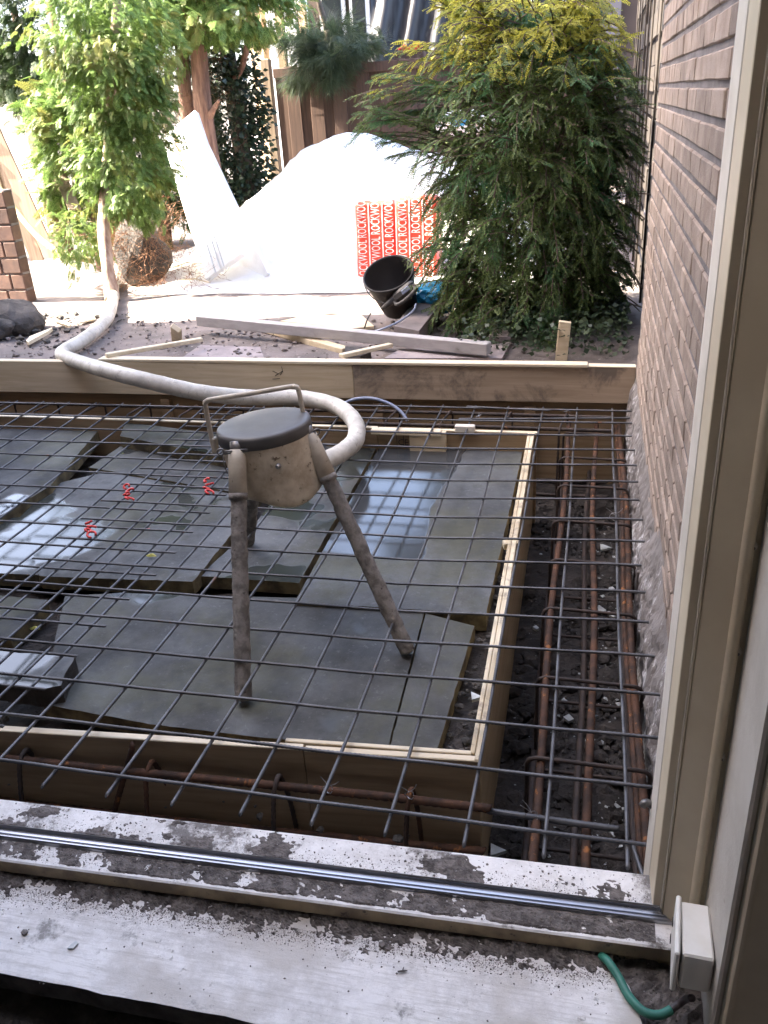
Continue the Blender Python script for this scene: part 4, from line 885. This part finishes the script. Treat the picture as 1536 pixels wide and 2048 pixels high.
# ---- printed red packs
def pack(x0, x1, y, z0, z1, dep, label, cols, lean):
    t = thing('insulation_pack', label, 'package', ((x0 + x1) / 2, y, z0), 'red printed foil packs beside the bush')
    rot = Matrix.Rotation(R_(-lean), 3, 'X'); base = Vector(((x0 + x1) / 2, y, z0)); W_, Hh = x1 - x0, z1 - z0
    mb = MB(); mb.box(base + rot @ Vector((0, dep / 2, Hh / 2)), (W_, dep, Hh), rot, 0, .03); mb.build('foil', 'redfoil', t)
    for k in range(cols):
        cx = -W_ / 2 + W_ * (k + .5) / cols
        text('ROCKWOOL ROCKWOOL', W_ / cols * .95, t, base + rot @ Vector((cx + W_ / cols * .34, -.004, .03 + .02 * (k % 2))), (Euler((R_(90 - lean), 0, 0)).to_matrix() @ Matrix.Rotation(R_(90), 3, 'Z')).to_euler(), 'whitefoil', sx=.94 * Hh / (W_ / cols * .95 * 11.6))
        sm = MB(); sm.box(base + rot @ Vector((cx - W_ / cols * .46, -.003, Hh / 2)), (.008, .004, Hh * .93), rot); sm.build('stripe', 'whitefoil', t)
    return t
pa1, pb1 = at(712, 560, Y=4.75), at(792, 560, Y=4.75); ztp = at(745, 398, Y=4.9).z
pack(pa1.x, pb1.x, 4.78, .09, ztp, .3, 'left red and white printed foil pack, bleached by the sun', 3, 6)
pc1, pd1 = at(794, 560, Y=4.7), at(872, 560, Y=4.7); pack(pc1.x, pd1.x, 4.7, .09, ztp + .03, .3, 'right red and white printed foil pack, half behind the bush', 3, 6)
# blue foil
def crumple(name, c, r, m, label, cat, seed, flat_=.6):
    bm = bmesh.new(); bmesh.ops.create_icosphere(bm, subdivisions=4, radius=1)
    for v in bm.verts:
        q = v.co * 2.2 + Vector((seed, 0, 0)); v.co *= 1 + .22 * noise.ridged_multi_fractal(q, 1, 2, 3, 1, 2) - .2
    me = bpy.data.meshes.new(name); bm.to_mesh(me); bm.free(); me.materials.append(M[m]); o = bpy.data.objects.new(name, me); col.objects.link(o)
    o.location = c; o.scale = (r, r * .6, r * flat_); tag(o, label, cat); return o
crumple('plastic_bag', at(880, 592, Y=3.75), .145, 'bluefoil', 'crumpled bright blue plastic bag under the bush beside the bucket', 'plastic bag', 3, .62)
crumple('cement_bag', at(930, 245, Y=6.2), .22, 'heap', 'white bag lying on the right shoulder of the heap behind the bush', 'bag', 9, .4)
crumple('plastic_bag', at(918, 240, Y=5.9), .07, 'bluefoil', 'small blue plastic scrap on the white bag behind the bush', 'plastic bag', 13, .6)
# ---- leaning window frames by the conifer
lf = thing('window_frame', 'white framed window panel leaning against the reddish tree', 'window frame', (-3.0, 5.0, .08))
A = at(415, 562, Y=4.75); Bq = at(505, 470, Y=5.25); Ct = at(328, 278, Y=5.6)
ux = Vector((.62, -.22, .0)); ux = Vector((ux.x, ux.y, 0)); uy = (Ct - A); Ly = uy.length; uy.normalize(); ux = (ux - uy * ux.dot(uy)).normalized(); un = ux.cross(uy)
Wf = .50
def fb(u0, v0, u1, v1, th=.05, m='whiteframe', nm='rail', o=0):
    mb = MB(); c = A + ux * (u0 + u1) / 2 + uy * (v0 + v1) / 2 + un * o; mb.box(c, (u1 - u0, v1 - v0, th), Matrix((ux, uy, un)).transposed(), 0, .004); return mb.build(nm, m, lf)
fb(0, 0, .10, Ly, nm='rail'); fb(.1005, Ly * .35, .135, Ly * .97, .02, 'cream', 'strip'); fb(.136, 0, .150, Ly, nm='mullion'); fb(.151, Ly * .3, .168, Ly * .97, .02, 'glass', 'pane'); fb(.169, 0, .182, Ly, nm='mullion'); fb(.183, Ly * .3, .198, Ly * .97, .02, 'glass', 'pane'); fb(.199, 0, .36, Ly, nm='panel')
fb(.1005, 0, .1355, Ly * .349, .03, nm='panel'); fb(.1505, 0, .1685, Ly * .299, .03, nm='panel'); fb(.1825, 0, .1985, Ly * .299, .03, nm='panel')
mb = MB(); A2, T2_ = at(520, 575, Y=4.85), at(392, 300, Y=5.7); mb.beam(A2, T2_, .30, .03, 0, .004, up=(0, 1, .3)); single(mb, 'white_board', 'whiteframe', 'plain white board leaning at a flatter angle behind the window panel', 'board', loc=A2)
lay('leaning_plank', 'greyfence', at(330, 228, Y=5.8), at(352, 330, Y=5.7), .06, .03, 'grey plank behind the leaning window panel', 'plank')
# ---- fences
bf = thing('back_fence', 'dark brown board fence behind the pale heap', 'fence', (-1.4, 7.5, .05))
FY = 7.7; xl = at(548, 150, Y=FY).x
for k in range(27):
    x = xl + .065 + k * .118; z = 1.56 + .012 * math.sin(k * 2.1)
    mb = MB(); mb.box((x, FY + (0 if k % 2 else .03), .05 + z / 2), (.135, .018, z), Matrix.Rotation(rnd.uniform(-.004, .004), 3, 'Y'), 0, .003); mb.build('board', 'darkfence', bf)
for z in (.35, 1.42): mb = MB(); mb.box((xl + 1.6, FY + .062, z), (3.2, .035, .07), None, 0, .003); mb.build('rail', 'darkfence', bf)
mb = MB(); mb.box((xl + 1.6, FY - .02, 1.565), (3.2, .022, .085), None, 0, .003); mb.build('rail', 'darkfence', bf)
mb = MB(); mb.box((xl - .09, FY + .05, .87), (.09, .09, 1.66), None, 0, .006); mb.build('post', 'greyfence', bf)
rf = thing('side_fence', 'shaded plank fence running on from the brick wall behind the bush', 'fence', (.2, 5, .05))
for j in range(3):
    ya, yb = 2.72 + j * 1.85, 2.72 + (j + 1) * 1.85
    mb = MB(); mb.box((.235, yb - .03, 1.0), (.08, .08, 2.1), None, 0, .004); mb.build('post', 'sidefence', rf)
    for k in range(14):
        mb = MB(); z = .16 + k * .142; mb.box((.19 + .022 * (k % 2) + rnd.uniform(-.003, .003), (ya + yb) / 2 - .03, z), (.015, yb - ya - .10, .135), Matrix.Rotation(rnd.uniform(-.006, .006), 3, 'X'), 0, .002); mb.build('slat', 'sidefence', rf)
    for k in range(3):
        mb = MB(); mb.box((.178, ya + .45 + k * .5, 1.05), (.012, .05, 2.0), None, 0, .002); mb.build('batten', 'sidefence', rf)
mb = MB(); p = at(1219, 150, Y=7.2); mb.lathe([(.05, -1.2), (.05, .0), (.055, .02), (.02, .05), (.05, .09), (.045, .15), (.0001, .19)], (p.x, p.y, 1.35), 14); single(mb, 'garden_post', 'toolgrey', 'dark round-topped post at the far end of the side fence', 'post', smooth=True, loc=(p.x, p.y, .1))
lfn = thing('left_fence', 'weathered plank fence with short rails at the left behind the brick pillar', 'fence', (-5.6, 6.2, .05))
for k in range(15):
    x = -7.4 + k * .155; lean = .0 if k < 12 else .09 * (k - 11)
    mb = MB(); mb.box((x - lean * .4, 6.2 + (k % 2) * .022, .78), (.145, .018, 1.5), Matrix.Rotation(-lean + rnd.uniform(-.01, .01), 3, 'Y'), 0, .003); mb.build('board', 'greyfence', lfn)
for k in range(6): mb = MB(); mb.box((-6.2, 6.17, .25 + k * .2), (1.3, .02, .035), None, 0, .003); mb.build('rail', 'darkfence', lfn)
for (x0, y0, x1, y1, k) in ((60, 250, 118, 500, 0), (75, 290, 160, 470, 1), (98, 300, 150, 420, 2)):
    lay('leaning_board', 'greyfence', at(x0, y0, Y=5.9), at(x1, y1, Y=5.4), .10, .02, ('widest weathered board leaning left of the conifers', 'long thin weathered board leaning nearest the conifer', 'short weathered board leaning behind the other two')[k], 'board', 'weathered boards leaning by the left fence')
# ---- buildings beyond
def bx(nm, par, c, d, m, bev=0): mb = MB(); mb.box(c, d, None, 0, bev); return mb.build(nm, m, par)
hb = thing('house', 'neighbouring house with white framed windows beyond the back fence', 'house', (-3, 12, .05))
HY = 12.0; X_ = lambda px: at(px, 60, Y=HY - .1).x
bx('wall', hb, (1.6, HY + .2, 1.6), (11.6, .3, 3.1), 'farwall'); bx('wall', hb, (X_(533), HY - .06, 1.3), (.5, .2, 2.5), 'cream')
bx('roof', hb, (1.6, HY + .2, 3.3), (12.2, 1.2, .3), 'hole')
for a, c, z0, z1 in ((560, 608, 1.2, 2.6), (640, 690, 1.5, 2.7), (700, 738, 1.4, 2.7), (1060, 1130, 1.4, 2.6)):
    xa, xb = X_(a), X_(c); f = bx('window', hb, ((xa + xb) / 2, HY - .02, (z0 + z1) / 2), (xb - xa, .08, z1 - z0), 'whiteframe')
    bx('pane', f, ((xa + xb) / 2, HY - .065, (z0 + z1) / 2), (xb - xa - .09, .02, z1 - z0 - .09), 'glass')
for px, w2, m in ((548, .10, 'whiteframe'), (588, .16, 'whiteframe'), (612, .10, 'cream'), (516, .2, 'cream')): x = X_(px); bx('pillar', hb, (x, HY - .2, 1.3), (w2, .1, 2.5), m)
xa, xb = X_(1150), X_(1240); bx('shutter', hb, ((xa + xb) / 2, HY - .03, 1.6), (xb - xa, .06, 2.4), 'shutter')
tr = MB(); c0, c1 = at(738, 0, Y=9.5), at(938, 0, Y=9.5)
nn = 30; vs = []
for j in range(13):
    for i in range(nn + 1):
        u = i / nn; z = 2.6 - j * .19; vs.append((c0.x + (c1.x - c0.x) * u + .02 * math.sin(j), 9.5 + .07 * math.sin(u * 22 + j * .5) - .035 * j + .1 * math.sin(u * 3.1), z - (.12 * math.sin(u * 3.14) if j == 12 else 0)))
tr.add(vs, [(j * (nn + 1) + i, (j + 1) * (nn + 1) + i, (j + 1) * (nn + 1) + i + 1, j * (nn + 1) + i + 1) for j in range(12) for i in range(nn)])
k0 = len(tr.v); tr.add([(v[0], v[1] + .5, v[2]) for v in vs], [(j * (nn + 1) + i, j * (nn + 1) + i + 1, (j + 1) * (nn + 1) + i + 1, (j + 1) * (nn + 1) + i) for j in range(12) for i in range(nn)])
tr.add([vs[0], vs[nn], (vs[nn][0], vs[nn][1] + .5, vs[nn][2]), (vs[0][0], vs[0][1] + .5, vs[0][2])], [(0, 1, 2, 3)])
single(tr, 'tarpaulin', 'blacktarp', 'black sheeting hanging in folds behind the fence, above the heap', 'tarpaulin', smooth=True, loc=(c0.x, 9.5, .5))
# red flowers above the fence
rf_ = thing('flower_box', 'row of red flowers on top of the back fence beside the bush', 'flowers', at(820, 100, Y=7.9))
b = MB()
for k in range(24):
    p = at(795 + 52 * rnd.random(), 90 + 14 * rnd.random(), Y=7.9); b.lathe([(.0001, .02), (.018, .008), (.02, -.004), (.0001, -.012)], p, 6)
b.build('blossoms', 'red', rf_, True); b = MB(); p0, p1 = at(790, 112, Y=7.9), at(850, 112, Y=7.9); b.box(((p0 + p1) / 2), ((p1.x - p0.x), .12, .10), None, 0, .01); b.build('box', 'darkfence', rf_)

# ================================================================== FOLIAGE
rg = np.random.default_rng(5)
def diamond(p, d, s, w_, out):
    d = d / np.linalg.norm(d); q = np.cross(s, d); 
    out.append([p, p + d * .45 + 0, p, p]) 
def leafquad(V, F, p, d, side, L, W):
    k = len(V); V += [p, p + d * L * .5 + side * W * .5, p + d * L, p + d * L * .5 - side * W * .5]; F.append((k, k + 1, k + 2, k + 3))
def spray_thuja(seed):
    """flat fern-like spray, 1 unit long, drooping"""
    r = np.random.default_rng(seed); V = []; F = []
    e = lambda x, y, z: np.array([x, y, z], float)
    leafquad(V, F, e(0, 0, 0), e(1, 0, -.1), e(0, 1, 0), 1.0, .05)
    for k in range(8):
        t = .06 + .88 * k / 8; L = .40 * (1 - t * .65) * r.uniform(.8, 1.15)
        for s in (-1, 1):
            d = e(.72, s * .70, -.15 + r.uniform(-.12, .12)); d /= np.linalg.norm(d); p = e(t, 0, -.1 * t)
            sd = np.cross(d, e(0, 0, 1)); leafquad(V, F, p, d, sd, L, .05)
            for m in range(2):
                u = .3 + .35 * m
                for s2 in (-1, 1):
                    d2 = d * .75 + sd * s2 * .6 + e(0, 0, -.15); d2 /= np.linalg.norm(d2); leafquad(V, F, p + d * L * u, d2, np.cross(d2, e(0, 0, 1)), L * .42, .05)
    V = np.array(V); V[:, 2] -= .25 * V[:, 0] ** 2; return V, np.array(F)
def spray_small(seed, n=8):
    """thin arching twig with pairs of small oval leaves, 1 unit long"""
    r = np.random.default_rng(seed); V = []; F = []; e = lambda x, y, z: np.array([x, y, z], float)
    leafquad(V, F, e(0, 0, 0), e(1, 0, 0), e(0, 1, 0), 1.0, .018)
    for k in range(n):
        t = .04 + .94 * k / n
        for s in (-1, 1):
            d = e(.35 + r.uniform(-.15, .15), s, .25 + r.uniform(-.3, .3)); d /= np.linalg.norm(d); leafquad(V, F, e(t, 0, 0), d, e(1, 0, .2 * s), .15 * (1 - .35 * t), .105)
    V = np.array(V); V[:, 2] -= .18 * V[:, 0] ** 2; return V, np.array(F)
def needle_tuft(seed):
    r = np.random.default_rng(seed); V = []; F = []
    for k in range(26):
        d = np.array([1.0, r.normal(0, .55), r.normal(0, .35) - .1]); d /= np.linalg.norm(d); leafquad(V, F, np.array([r.uniform(0, .3), 0, 0]), d, np.cross(d, [0, 0, 1.]), r.uniform(.6, 1), .022)
    return np.array(V), np.array(F)
def ivyleaf(seed):
    V = np.array([[0, 0, 0], [.35, .4, .05], [1, 0, -.1], [.35, -.4, .05]], float); return V, np.array([[0, 1, 2, 3]])
def twiglet(seed):
    r = np.random.default_rng(seed); V = []; F = []; p = np.zeros(3); d = np.array([1., 0, 0])
    for k in range(5):
        d = d + r.normal(0, .35, 3); d /= np.linalg.norm(d); leafquad(V, F, p, d, np.cross(d, [.1, .2, 1.]), .3, .022); p = p + d * .26
    return np.array(V), np.array(F)
def place(T, P, D, S, roll=.4, up=None):
    """stack copies of templates T at P, axis D, size S"""
    Vs = []; Fs = []; k = 0; n = len(P); D = D / np.linalg.norm(D, axis=1)[:, None]
    which = rg.integers(0, len(T), n); U = np.array([0, 0, 1.]) + rg.normal(0, roll, (n, 3)) if up is None else up + rg.normal(0, roll, (n, 3))
    Y = np.cross(U, D); Y /= np.linalg.norm(Y, axis=1)[:, None] + 1e-9; Z = np.cross(D, Y)
    for w in range(len(T)):
        ix = np.where(which == w)[0]
        if not len(ix): continue
        V, F = T[w]; R = np.stack([D[ix], Y[ix], Z[ix]], 2)
        VV = np.einsum('nij,vj->nvi', R, V) * S[ix][:, None, None] + P[ix][:, None, :]
        Vs.append(VV.reshape(-1, 3)); Fs.append((F[None] + (np.arange(len(ix)) * len(V))[:, None, None]).reshape(-1, 4) + k); k += len(ix) * len(V)
    return np.concatenate(Vs), np.concatenate(Fs)
TH = [spray_thuja(k) for k in range(5)]; SM = [spray_small(k) for k in range(6)]; NT = [needle_tuft(k) for k in range(4)]; IV = [ivyleaf(0)]; TW = [twiglet(k) for k in range(6)]
def lumpy(c, rad, n, clumps, spread=.16, seed=0):
    """points in clumps over the outside of an ellipsoid, with outward directions"""
    r = np.random.default_rng(seed); c = np.array(c); rad = np.array(rad)
    u = r.normal(0, 1, (clumps, 3)); u /= np.linalg.norm(u, axis=1)[:, None]; f = r.uniform(.55, 1.05, clumps)
    cc = u * f[:, None]; k = r.integers(0, clumps, n); q = cc[k] + r.normal(0, spread, (n, 3))
    P = c + q * rad; D = cc[k] * np.array([1, 1, .5]) + r.normal(0, .35, (n, 3)); D[:, 2] -= .35; return P, D
def crown(parts, T, size, m, name, par, roll=.5, **kw):
    Ps, Ds = zip(*parts); P = np.concatenate(Ps); D = np.concatenate(Ds); S = rg.uniform(*size, len(P)); V, F = place(T, P, D, S, roll); return merge_np(name, V, F, m, par)
def trunk(name, pts, rads, par, m='bark'):
    P = smoothpath(pts, 6); n = len(P); mb = MB(); R = [rads[0] + (rads[-1] - rads[0]) * i / (n - 1) for i in range(n)]
    mb.tube(P, R, 14); 
    for i, v in enumerate(mb.v):
        v = Vector(v); k = 1; mb.v[i] = v + Vector((noise.noise(Vector((v.x * 14, v.y * 14, v.z * 2))), noise.noise(Vector((v.y * 14, v.x * 14, v.z * 2 + 9))), 0)) * rads[0] * .28
    return mb.build(name, m, par, True)
# conifer 1, lit, in front
t1 = thing('conifer', 'sunlit feathery green conifer with bare sunlit lower trunk, left of centre', 'tree', (-3.47, 4.35, .08), 'conifers at the left of the garden')
b0 = at(226, 600, Z=.1); trunk('trunk', [b0, at(214, 520, Y=4.36), at(207, 440, Y=4.46), at(214, 330, Y=4.62), at(228, 100, Y=4.66), at(235, -60, Y=4.7)], (.052, .025), t1, 'sunlitbark')
def ec(px, py, Y): p = at(px, py, Y=Y); return (p.x, p.y, p.z)
crown([lumpy(ec(250, 320, 4.6), (.38, .28, .42), 3000, 120, .085, seed=1), lumpy(ec(215, 60, 4.6), (.50, .4, .38), 2900, 120, .085, seed=2), lumpy(ec(160, 490, 4.5), (.19, .2, .20), 350, 24, seed=3), lumpy(ec(240, 180, 4.6), (.38, .34, .36), 2700, 120, .085, seed=4)], TH, (.035, .085), 'thuja', 'crown', t1, .35)
# conifer 2, reddish twin trunk
t2 = thing('conifer', 'conifer with reddish twin trunks and bright drooping green crown behind the leaning panel', 'tree', (-3.2, 5.9, .08), 'conifers at the left of the garden')
trunk('trunk', [at(440, 470, Y=6), at(432, 380, Y=6), at(412, 270, Y=6), at(398, 130, Y=6), at(395, -60, Y=6)], (.085, .06), t2)
trunk('trunk', [at(405, 430, Y=6.1), at(392, 330, Y=6.1), at(372, 200, Y=6.1), at(362, 60, Y=6.1), at(360, -60, Y=6.1)], (.065, .045), t2)
trunk('branch', [at(418, 235, Y=6), at(430, 215, Y=5.95), at(438, 200, Y=5.9)], (.03, .012), t2)
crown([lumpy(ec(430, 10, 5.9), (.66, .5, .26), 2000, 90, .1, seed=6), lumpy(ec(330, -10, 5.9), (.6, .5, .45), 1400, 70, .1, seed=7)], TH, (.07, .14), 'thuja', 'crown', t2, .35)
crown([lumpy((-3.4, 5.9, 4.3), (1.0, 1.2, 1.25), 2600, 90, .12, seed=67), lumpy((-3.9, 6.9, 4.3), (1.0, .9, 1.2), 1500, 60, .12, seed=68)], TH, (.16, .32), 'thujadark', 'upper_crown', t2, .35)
crown([lumpy(ec(360, 150, 6.2), (.28, .2, .35), 420, 30, seed=66)], TW, (.10, .22), 'straw', 'dead_twigs', t2)
# darker conifers behind
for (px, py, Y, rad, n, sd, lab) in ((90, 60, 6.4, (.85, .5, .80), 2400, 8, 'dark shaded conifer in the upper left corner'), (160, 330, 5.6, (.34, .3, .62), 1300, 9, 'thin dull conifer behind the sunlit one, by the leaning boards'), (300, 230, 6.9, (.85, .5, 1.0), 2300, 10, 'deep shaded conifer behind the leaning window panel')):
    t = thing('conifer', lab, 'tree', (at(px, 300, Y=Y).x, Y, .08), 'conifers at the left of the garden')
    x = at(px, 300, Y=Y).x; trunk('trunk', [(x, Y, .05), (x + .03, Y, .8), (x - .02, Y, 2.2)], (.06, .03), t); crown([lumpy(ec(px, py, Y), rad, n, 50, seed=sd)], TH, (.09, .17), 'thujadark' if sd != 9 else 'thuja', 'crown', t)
# ivy column
t3 = thing('ivy_tree', 'dark ivy-covered trunk right of the reddish conifer', 'tree', (-3.1, 6.6, .08))
x = at(475, 300, Y=6.6).x; trunk('trunk', [(x, 6.6, .05), (x + .03, 6.62, 1.0), (x, 6.6, 2.4)], (.10, .07), t3, 'twig')
trunk('branch', [at(470, 160, Y=6.5), at(488, 120, Y=6.45), at(497, 60, Y=6.4), at(494, -20, Y=6.4)], (.028, .02), t3)
P, D = lumpy((x, 6.55, .95), (.30, .26, 1.05), 5200, 160, .12, 12); V, F = place(IV, P, D, rg.uniform(.035, .065, len(P)), 1.0); merge_np('ivy', V, F, 'ivy', t3)
# brown root ball and twigs
rb_ = thing('twig_heap', 'tangle of reddish brown dead twigs at the foot of the sunlit conifer', 'twig heap', at(290, 560, Z=.1))
c = at(285, 500, Y=4.9); P, D = lumpy(tuple(c), (.26, .24, .28), 1500, 50, .2, 14); V, F = place(TW, P, D, rg.uniform(.08, .2, len(P)), 1.5); merge_np('twigs', V, F, 'straw', rb_)
c = at(345, 555, Y=4.75); P, D = lumpy((c.x, c.y, .16), (.24, .2, .09), 260, 20, .3, 15); V, F = place(TW, P, D, rg.uniform(.1, .24, len(P)), 1.5); merge_np('twigs', V, F, 'straw', rb_)
b = MB(); me = stonemesh('root_ball', 'soil', 4.4, 1.0, 3); o = bpy.data.objects.new('core', me); col.objects.link(o); o.parent = rb_; o.location = at(285, 505, Y=4.95) - rb_.location; o.scale = (.21, .18, .26)
# loose branches on the ground
for k, (px, py, lab) in enumerate(((362, 560, 'bare pale branch lying below the leaning panel'), (345, 535, 'bare forked branch above the other one by the twig heap'))):
    p = at(px, py, Y=4.7 - k * .1); mb = MB(); q = p + Vector((.22, .03, -.03 + .05 * k)); mb.tube([p, p.lerp(q, .5) + Vector((0, 0, .02)), q], [.007, .006, .003], 6); mb.tube([p.lerp(q, .5) + Vector((0, 0, .02)), p.lerp(q, .8) + Vector((0, .02, .07))], [.004, .002], 5); single(mb, 'fallen_branch', 'pine', lab, 'branch', 'bare branches lying by the twig heap', True, loc=p)
# ---- the big arching shrub
bs = thing('shrub', 'large arching small-leaved evergreen shrub beside the brick wall', 'shrub', (-.4, 3.75, .08))
base = np.array([-.38, 3.80, .12]); arms = []; rr = np.random.default_rng(21)
P = []; D = []; G = []; stems = MB()
def arm(start, d, L, droop, n=18):
    pts = [start.copy()]; d = d / np.linalg.norm(d)
    for k in range(n): d = d + np.array([0, 0, -droop / n]) + rr.normal(0, .035, 3); d /= np.linalg.norm(d); pts.append(pts[-1] + d * L / n)
    return np.array(pts)
NARM = 1250
for a in range(NARM):
    th = rr.uniform(0, 2 * math.pi); z = rr.uniform(.12, 1.65); f = rr.uniform(.3, 1) ** .6; wd = min(1, (1.95 - z) / .75) * (.9 + .1 * math.sin(3 * th + z * 4))
    st = np.array([-.43 + math.cos(th) * f * wd * .47, 3.74 + math.sin(th) * f * wd * .46, z]); th += rr.normal(0, .5)
    d = np.array([math.cos(th), math.sin(th), rr.uniform(-.1, .8)]); L = rr.uniform(.16, .40)
    if z > 1.1: d[2] += .6
    if d[0] > .3: L *= .7
    A_ = arm(st, d, L, rr.uniform(.6, 2.2), 9); arms.append(A_)
for (px, py, Y, px2, py2, Y2) in ((900, 230, 3.7, 722, 268, 3.6), (930, 180, 3.7, 742, 172, 3.6), (960, 120, 3.8, 790, 112, 3.8), (950, 60, 3.8, 872, -5, 3.7), (900, 260, 3.6, 735, 232, 3.5), (1010, 60, 3.7, 930, 10, 3.6), (930, 200, 3.6, 700, 205, 3.6), (900, 300, 3.6, 770, 290, 3.5)):
    for q in range(5):
        s_ = np.array(ec(px + rr.normal(0, 14), py + rr.normal(0, 14), Y)); e_ = np.array(ec(px2 + rr.normal(0, 10), py2 + rr.normal(0, 12), Y2)); arms.append(arm(s_, (e_ - s_) + np.array([0, 0, .12]), np.linalg.norm(e_ - s_), .5))
for A_ in arms:
    n = len(A_)
    for k in range(2, n):
        d = A_[k] - A_[k - 1]; d /= np.linalg.norm(d); sd = np.cross(d, [0, 0, 1.]); 
        for s in (-1, 1):
            if A_[k][2] < .1: continue
            P.append(A_[k]); D.append(d * .8 + sd * s * rr.uniform(.4, 1.1) + np.array([0, 0, rr.uniform(-.5, .15)]))
    stems.tube([Vector(p) for p in A_[::3]], [.004] * len(A_[::3]), 3, False)
P = np.array(P); D = np.array(D); ok = P[:, 0] < .085; P = P[ok]; D = D[ok]; S = rg.uniform(.045, .095, len(P))
backlit = (P[:, 2] > 1.28 + .25 * rg.random(len(P))) & (rg.random(len(P)) < .9)  # top sprays take the leaf colour with the sun glow painted in
V, F = place(SM, P[~backlit], D[~backlit], S[~backlit], .6); merge_np('crown', V, F, 'lonicera', bs)
V, F = place(SM, P[backlit], D[backlit], S[backlit], .6); merge_np('backlit_tips', V, F, 'backlitleaf', bs)
stems.build('branches', 'twig', bs)
n = 15000; th = rg.uniform(0, 6.283, n); z = rg.uniform(.12, 1.6, n); f = rg.uniform(0, 1, n) ** .5; wd = np.minimum(1, (1.9 - z) / .75)
P = np.stack([-.43 + np.cos(th) * f * wd * .46, 3.76 + np.sin(th) * f * wd * .42, z], 1) + rg.normal(0, .015, (n, 3)); D = rg.normal(0, 1, (n, 3)); ok = P[:, 0] < .09
V, F = place(IV, P[ok], D[ok], rg.uniform(.018, .034, ok.sum()), 1.2); merge_np('inner_leaves', V, F, 'lonicera', bs)
for k in range(9):
    x, y = rr.normal(-.38, .10), rr.normal(3.75, .08); mb = MB(); pts = smoothpath([(x, y, .05), (x + rr.normal(0, .05), y + rr.normal(0, .05), .5), (x + rr.normal(0, .15), y + rr.normal(0, .12), 1.1)], 5); mb.tube(pts, [.014 - .0008 * i for i in range(len(pts))], 7); mb.build('stem', 'twig', bs, True)
# low dark ground ivy at the foot of the shrub
P = np.stack([rg.uniform(-.75, .08, 2600), rg.uniform(2.85, 4.3, 2600), rg.uniform(.10, .26, 2600)], 1); D = rg.normal(0, 1, (2600, 3)); D[:, 2] = abs(D[:, 2]) * .3
V, F = place(IV, P, D, rg.uniform(.02, .04, len(P)), .8); o = merge_np('ground_ivy', V, F, 'ivy', None); o['kind'] = 'stuff'
# long-needled plant hanging over the fence
pn = thing('needle_shrub', 'soft long-needled shrub spilling over the back fence', 'shrub', (-2.3, 7.6, .08)); cpx = []
for px, py, rx, rz, n in ((655, 105, .28, .10, 170), (640, 140, .20, .13, 90), (700, 88, .34, .06, 120), (600, 130, .12, .08, 30), (640, 60, .3, .1, 60)):
    cpx.append(lumpy(ec(px, py, 7.5), (rx, .25, rz), n, 22, seed=int(px)))
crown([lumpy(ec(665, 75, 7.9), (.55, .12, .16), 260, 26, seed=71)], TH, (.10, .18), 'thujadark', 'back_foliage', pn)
crown(cpx, NT, (.14, .26), 'pineneedle', 'crown', pn); trunk('stem', [ec(655, 60, 7.95), ec(634, -10, 7.95), ec(632, -60, 7.95)], (.03, .02), pn, 'twig'); trunk('stem', [(at(660, 300, Y=7.95).x, 7.95, .05), ec(650, 200, 7.95), ec(655, 60, 7.95)], (.035, .03), pn, 'twig')
# leafy tree beyond
t5 = thing('garden_tree', 'bright green tree beyond the fence at the top of the picture', 'tree', (-5.4, 10, .08)); trunk('trunk', [(-5.0, 10, 0), (-5.0, 10, 2), (-4.9, 10, 3.6)], (.12, .08), t5, 'twig')
P, D = lumpy((-5.0, 10, 3.0), (1.6, .8, .9), 3600, 120, .12, 31); V, F = place(IV, P, D, rg.uniform(.06, .12, len(P)), 1.); merge_np('crown', V, F, 'thuja', t5)
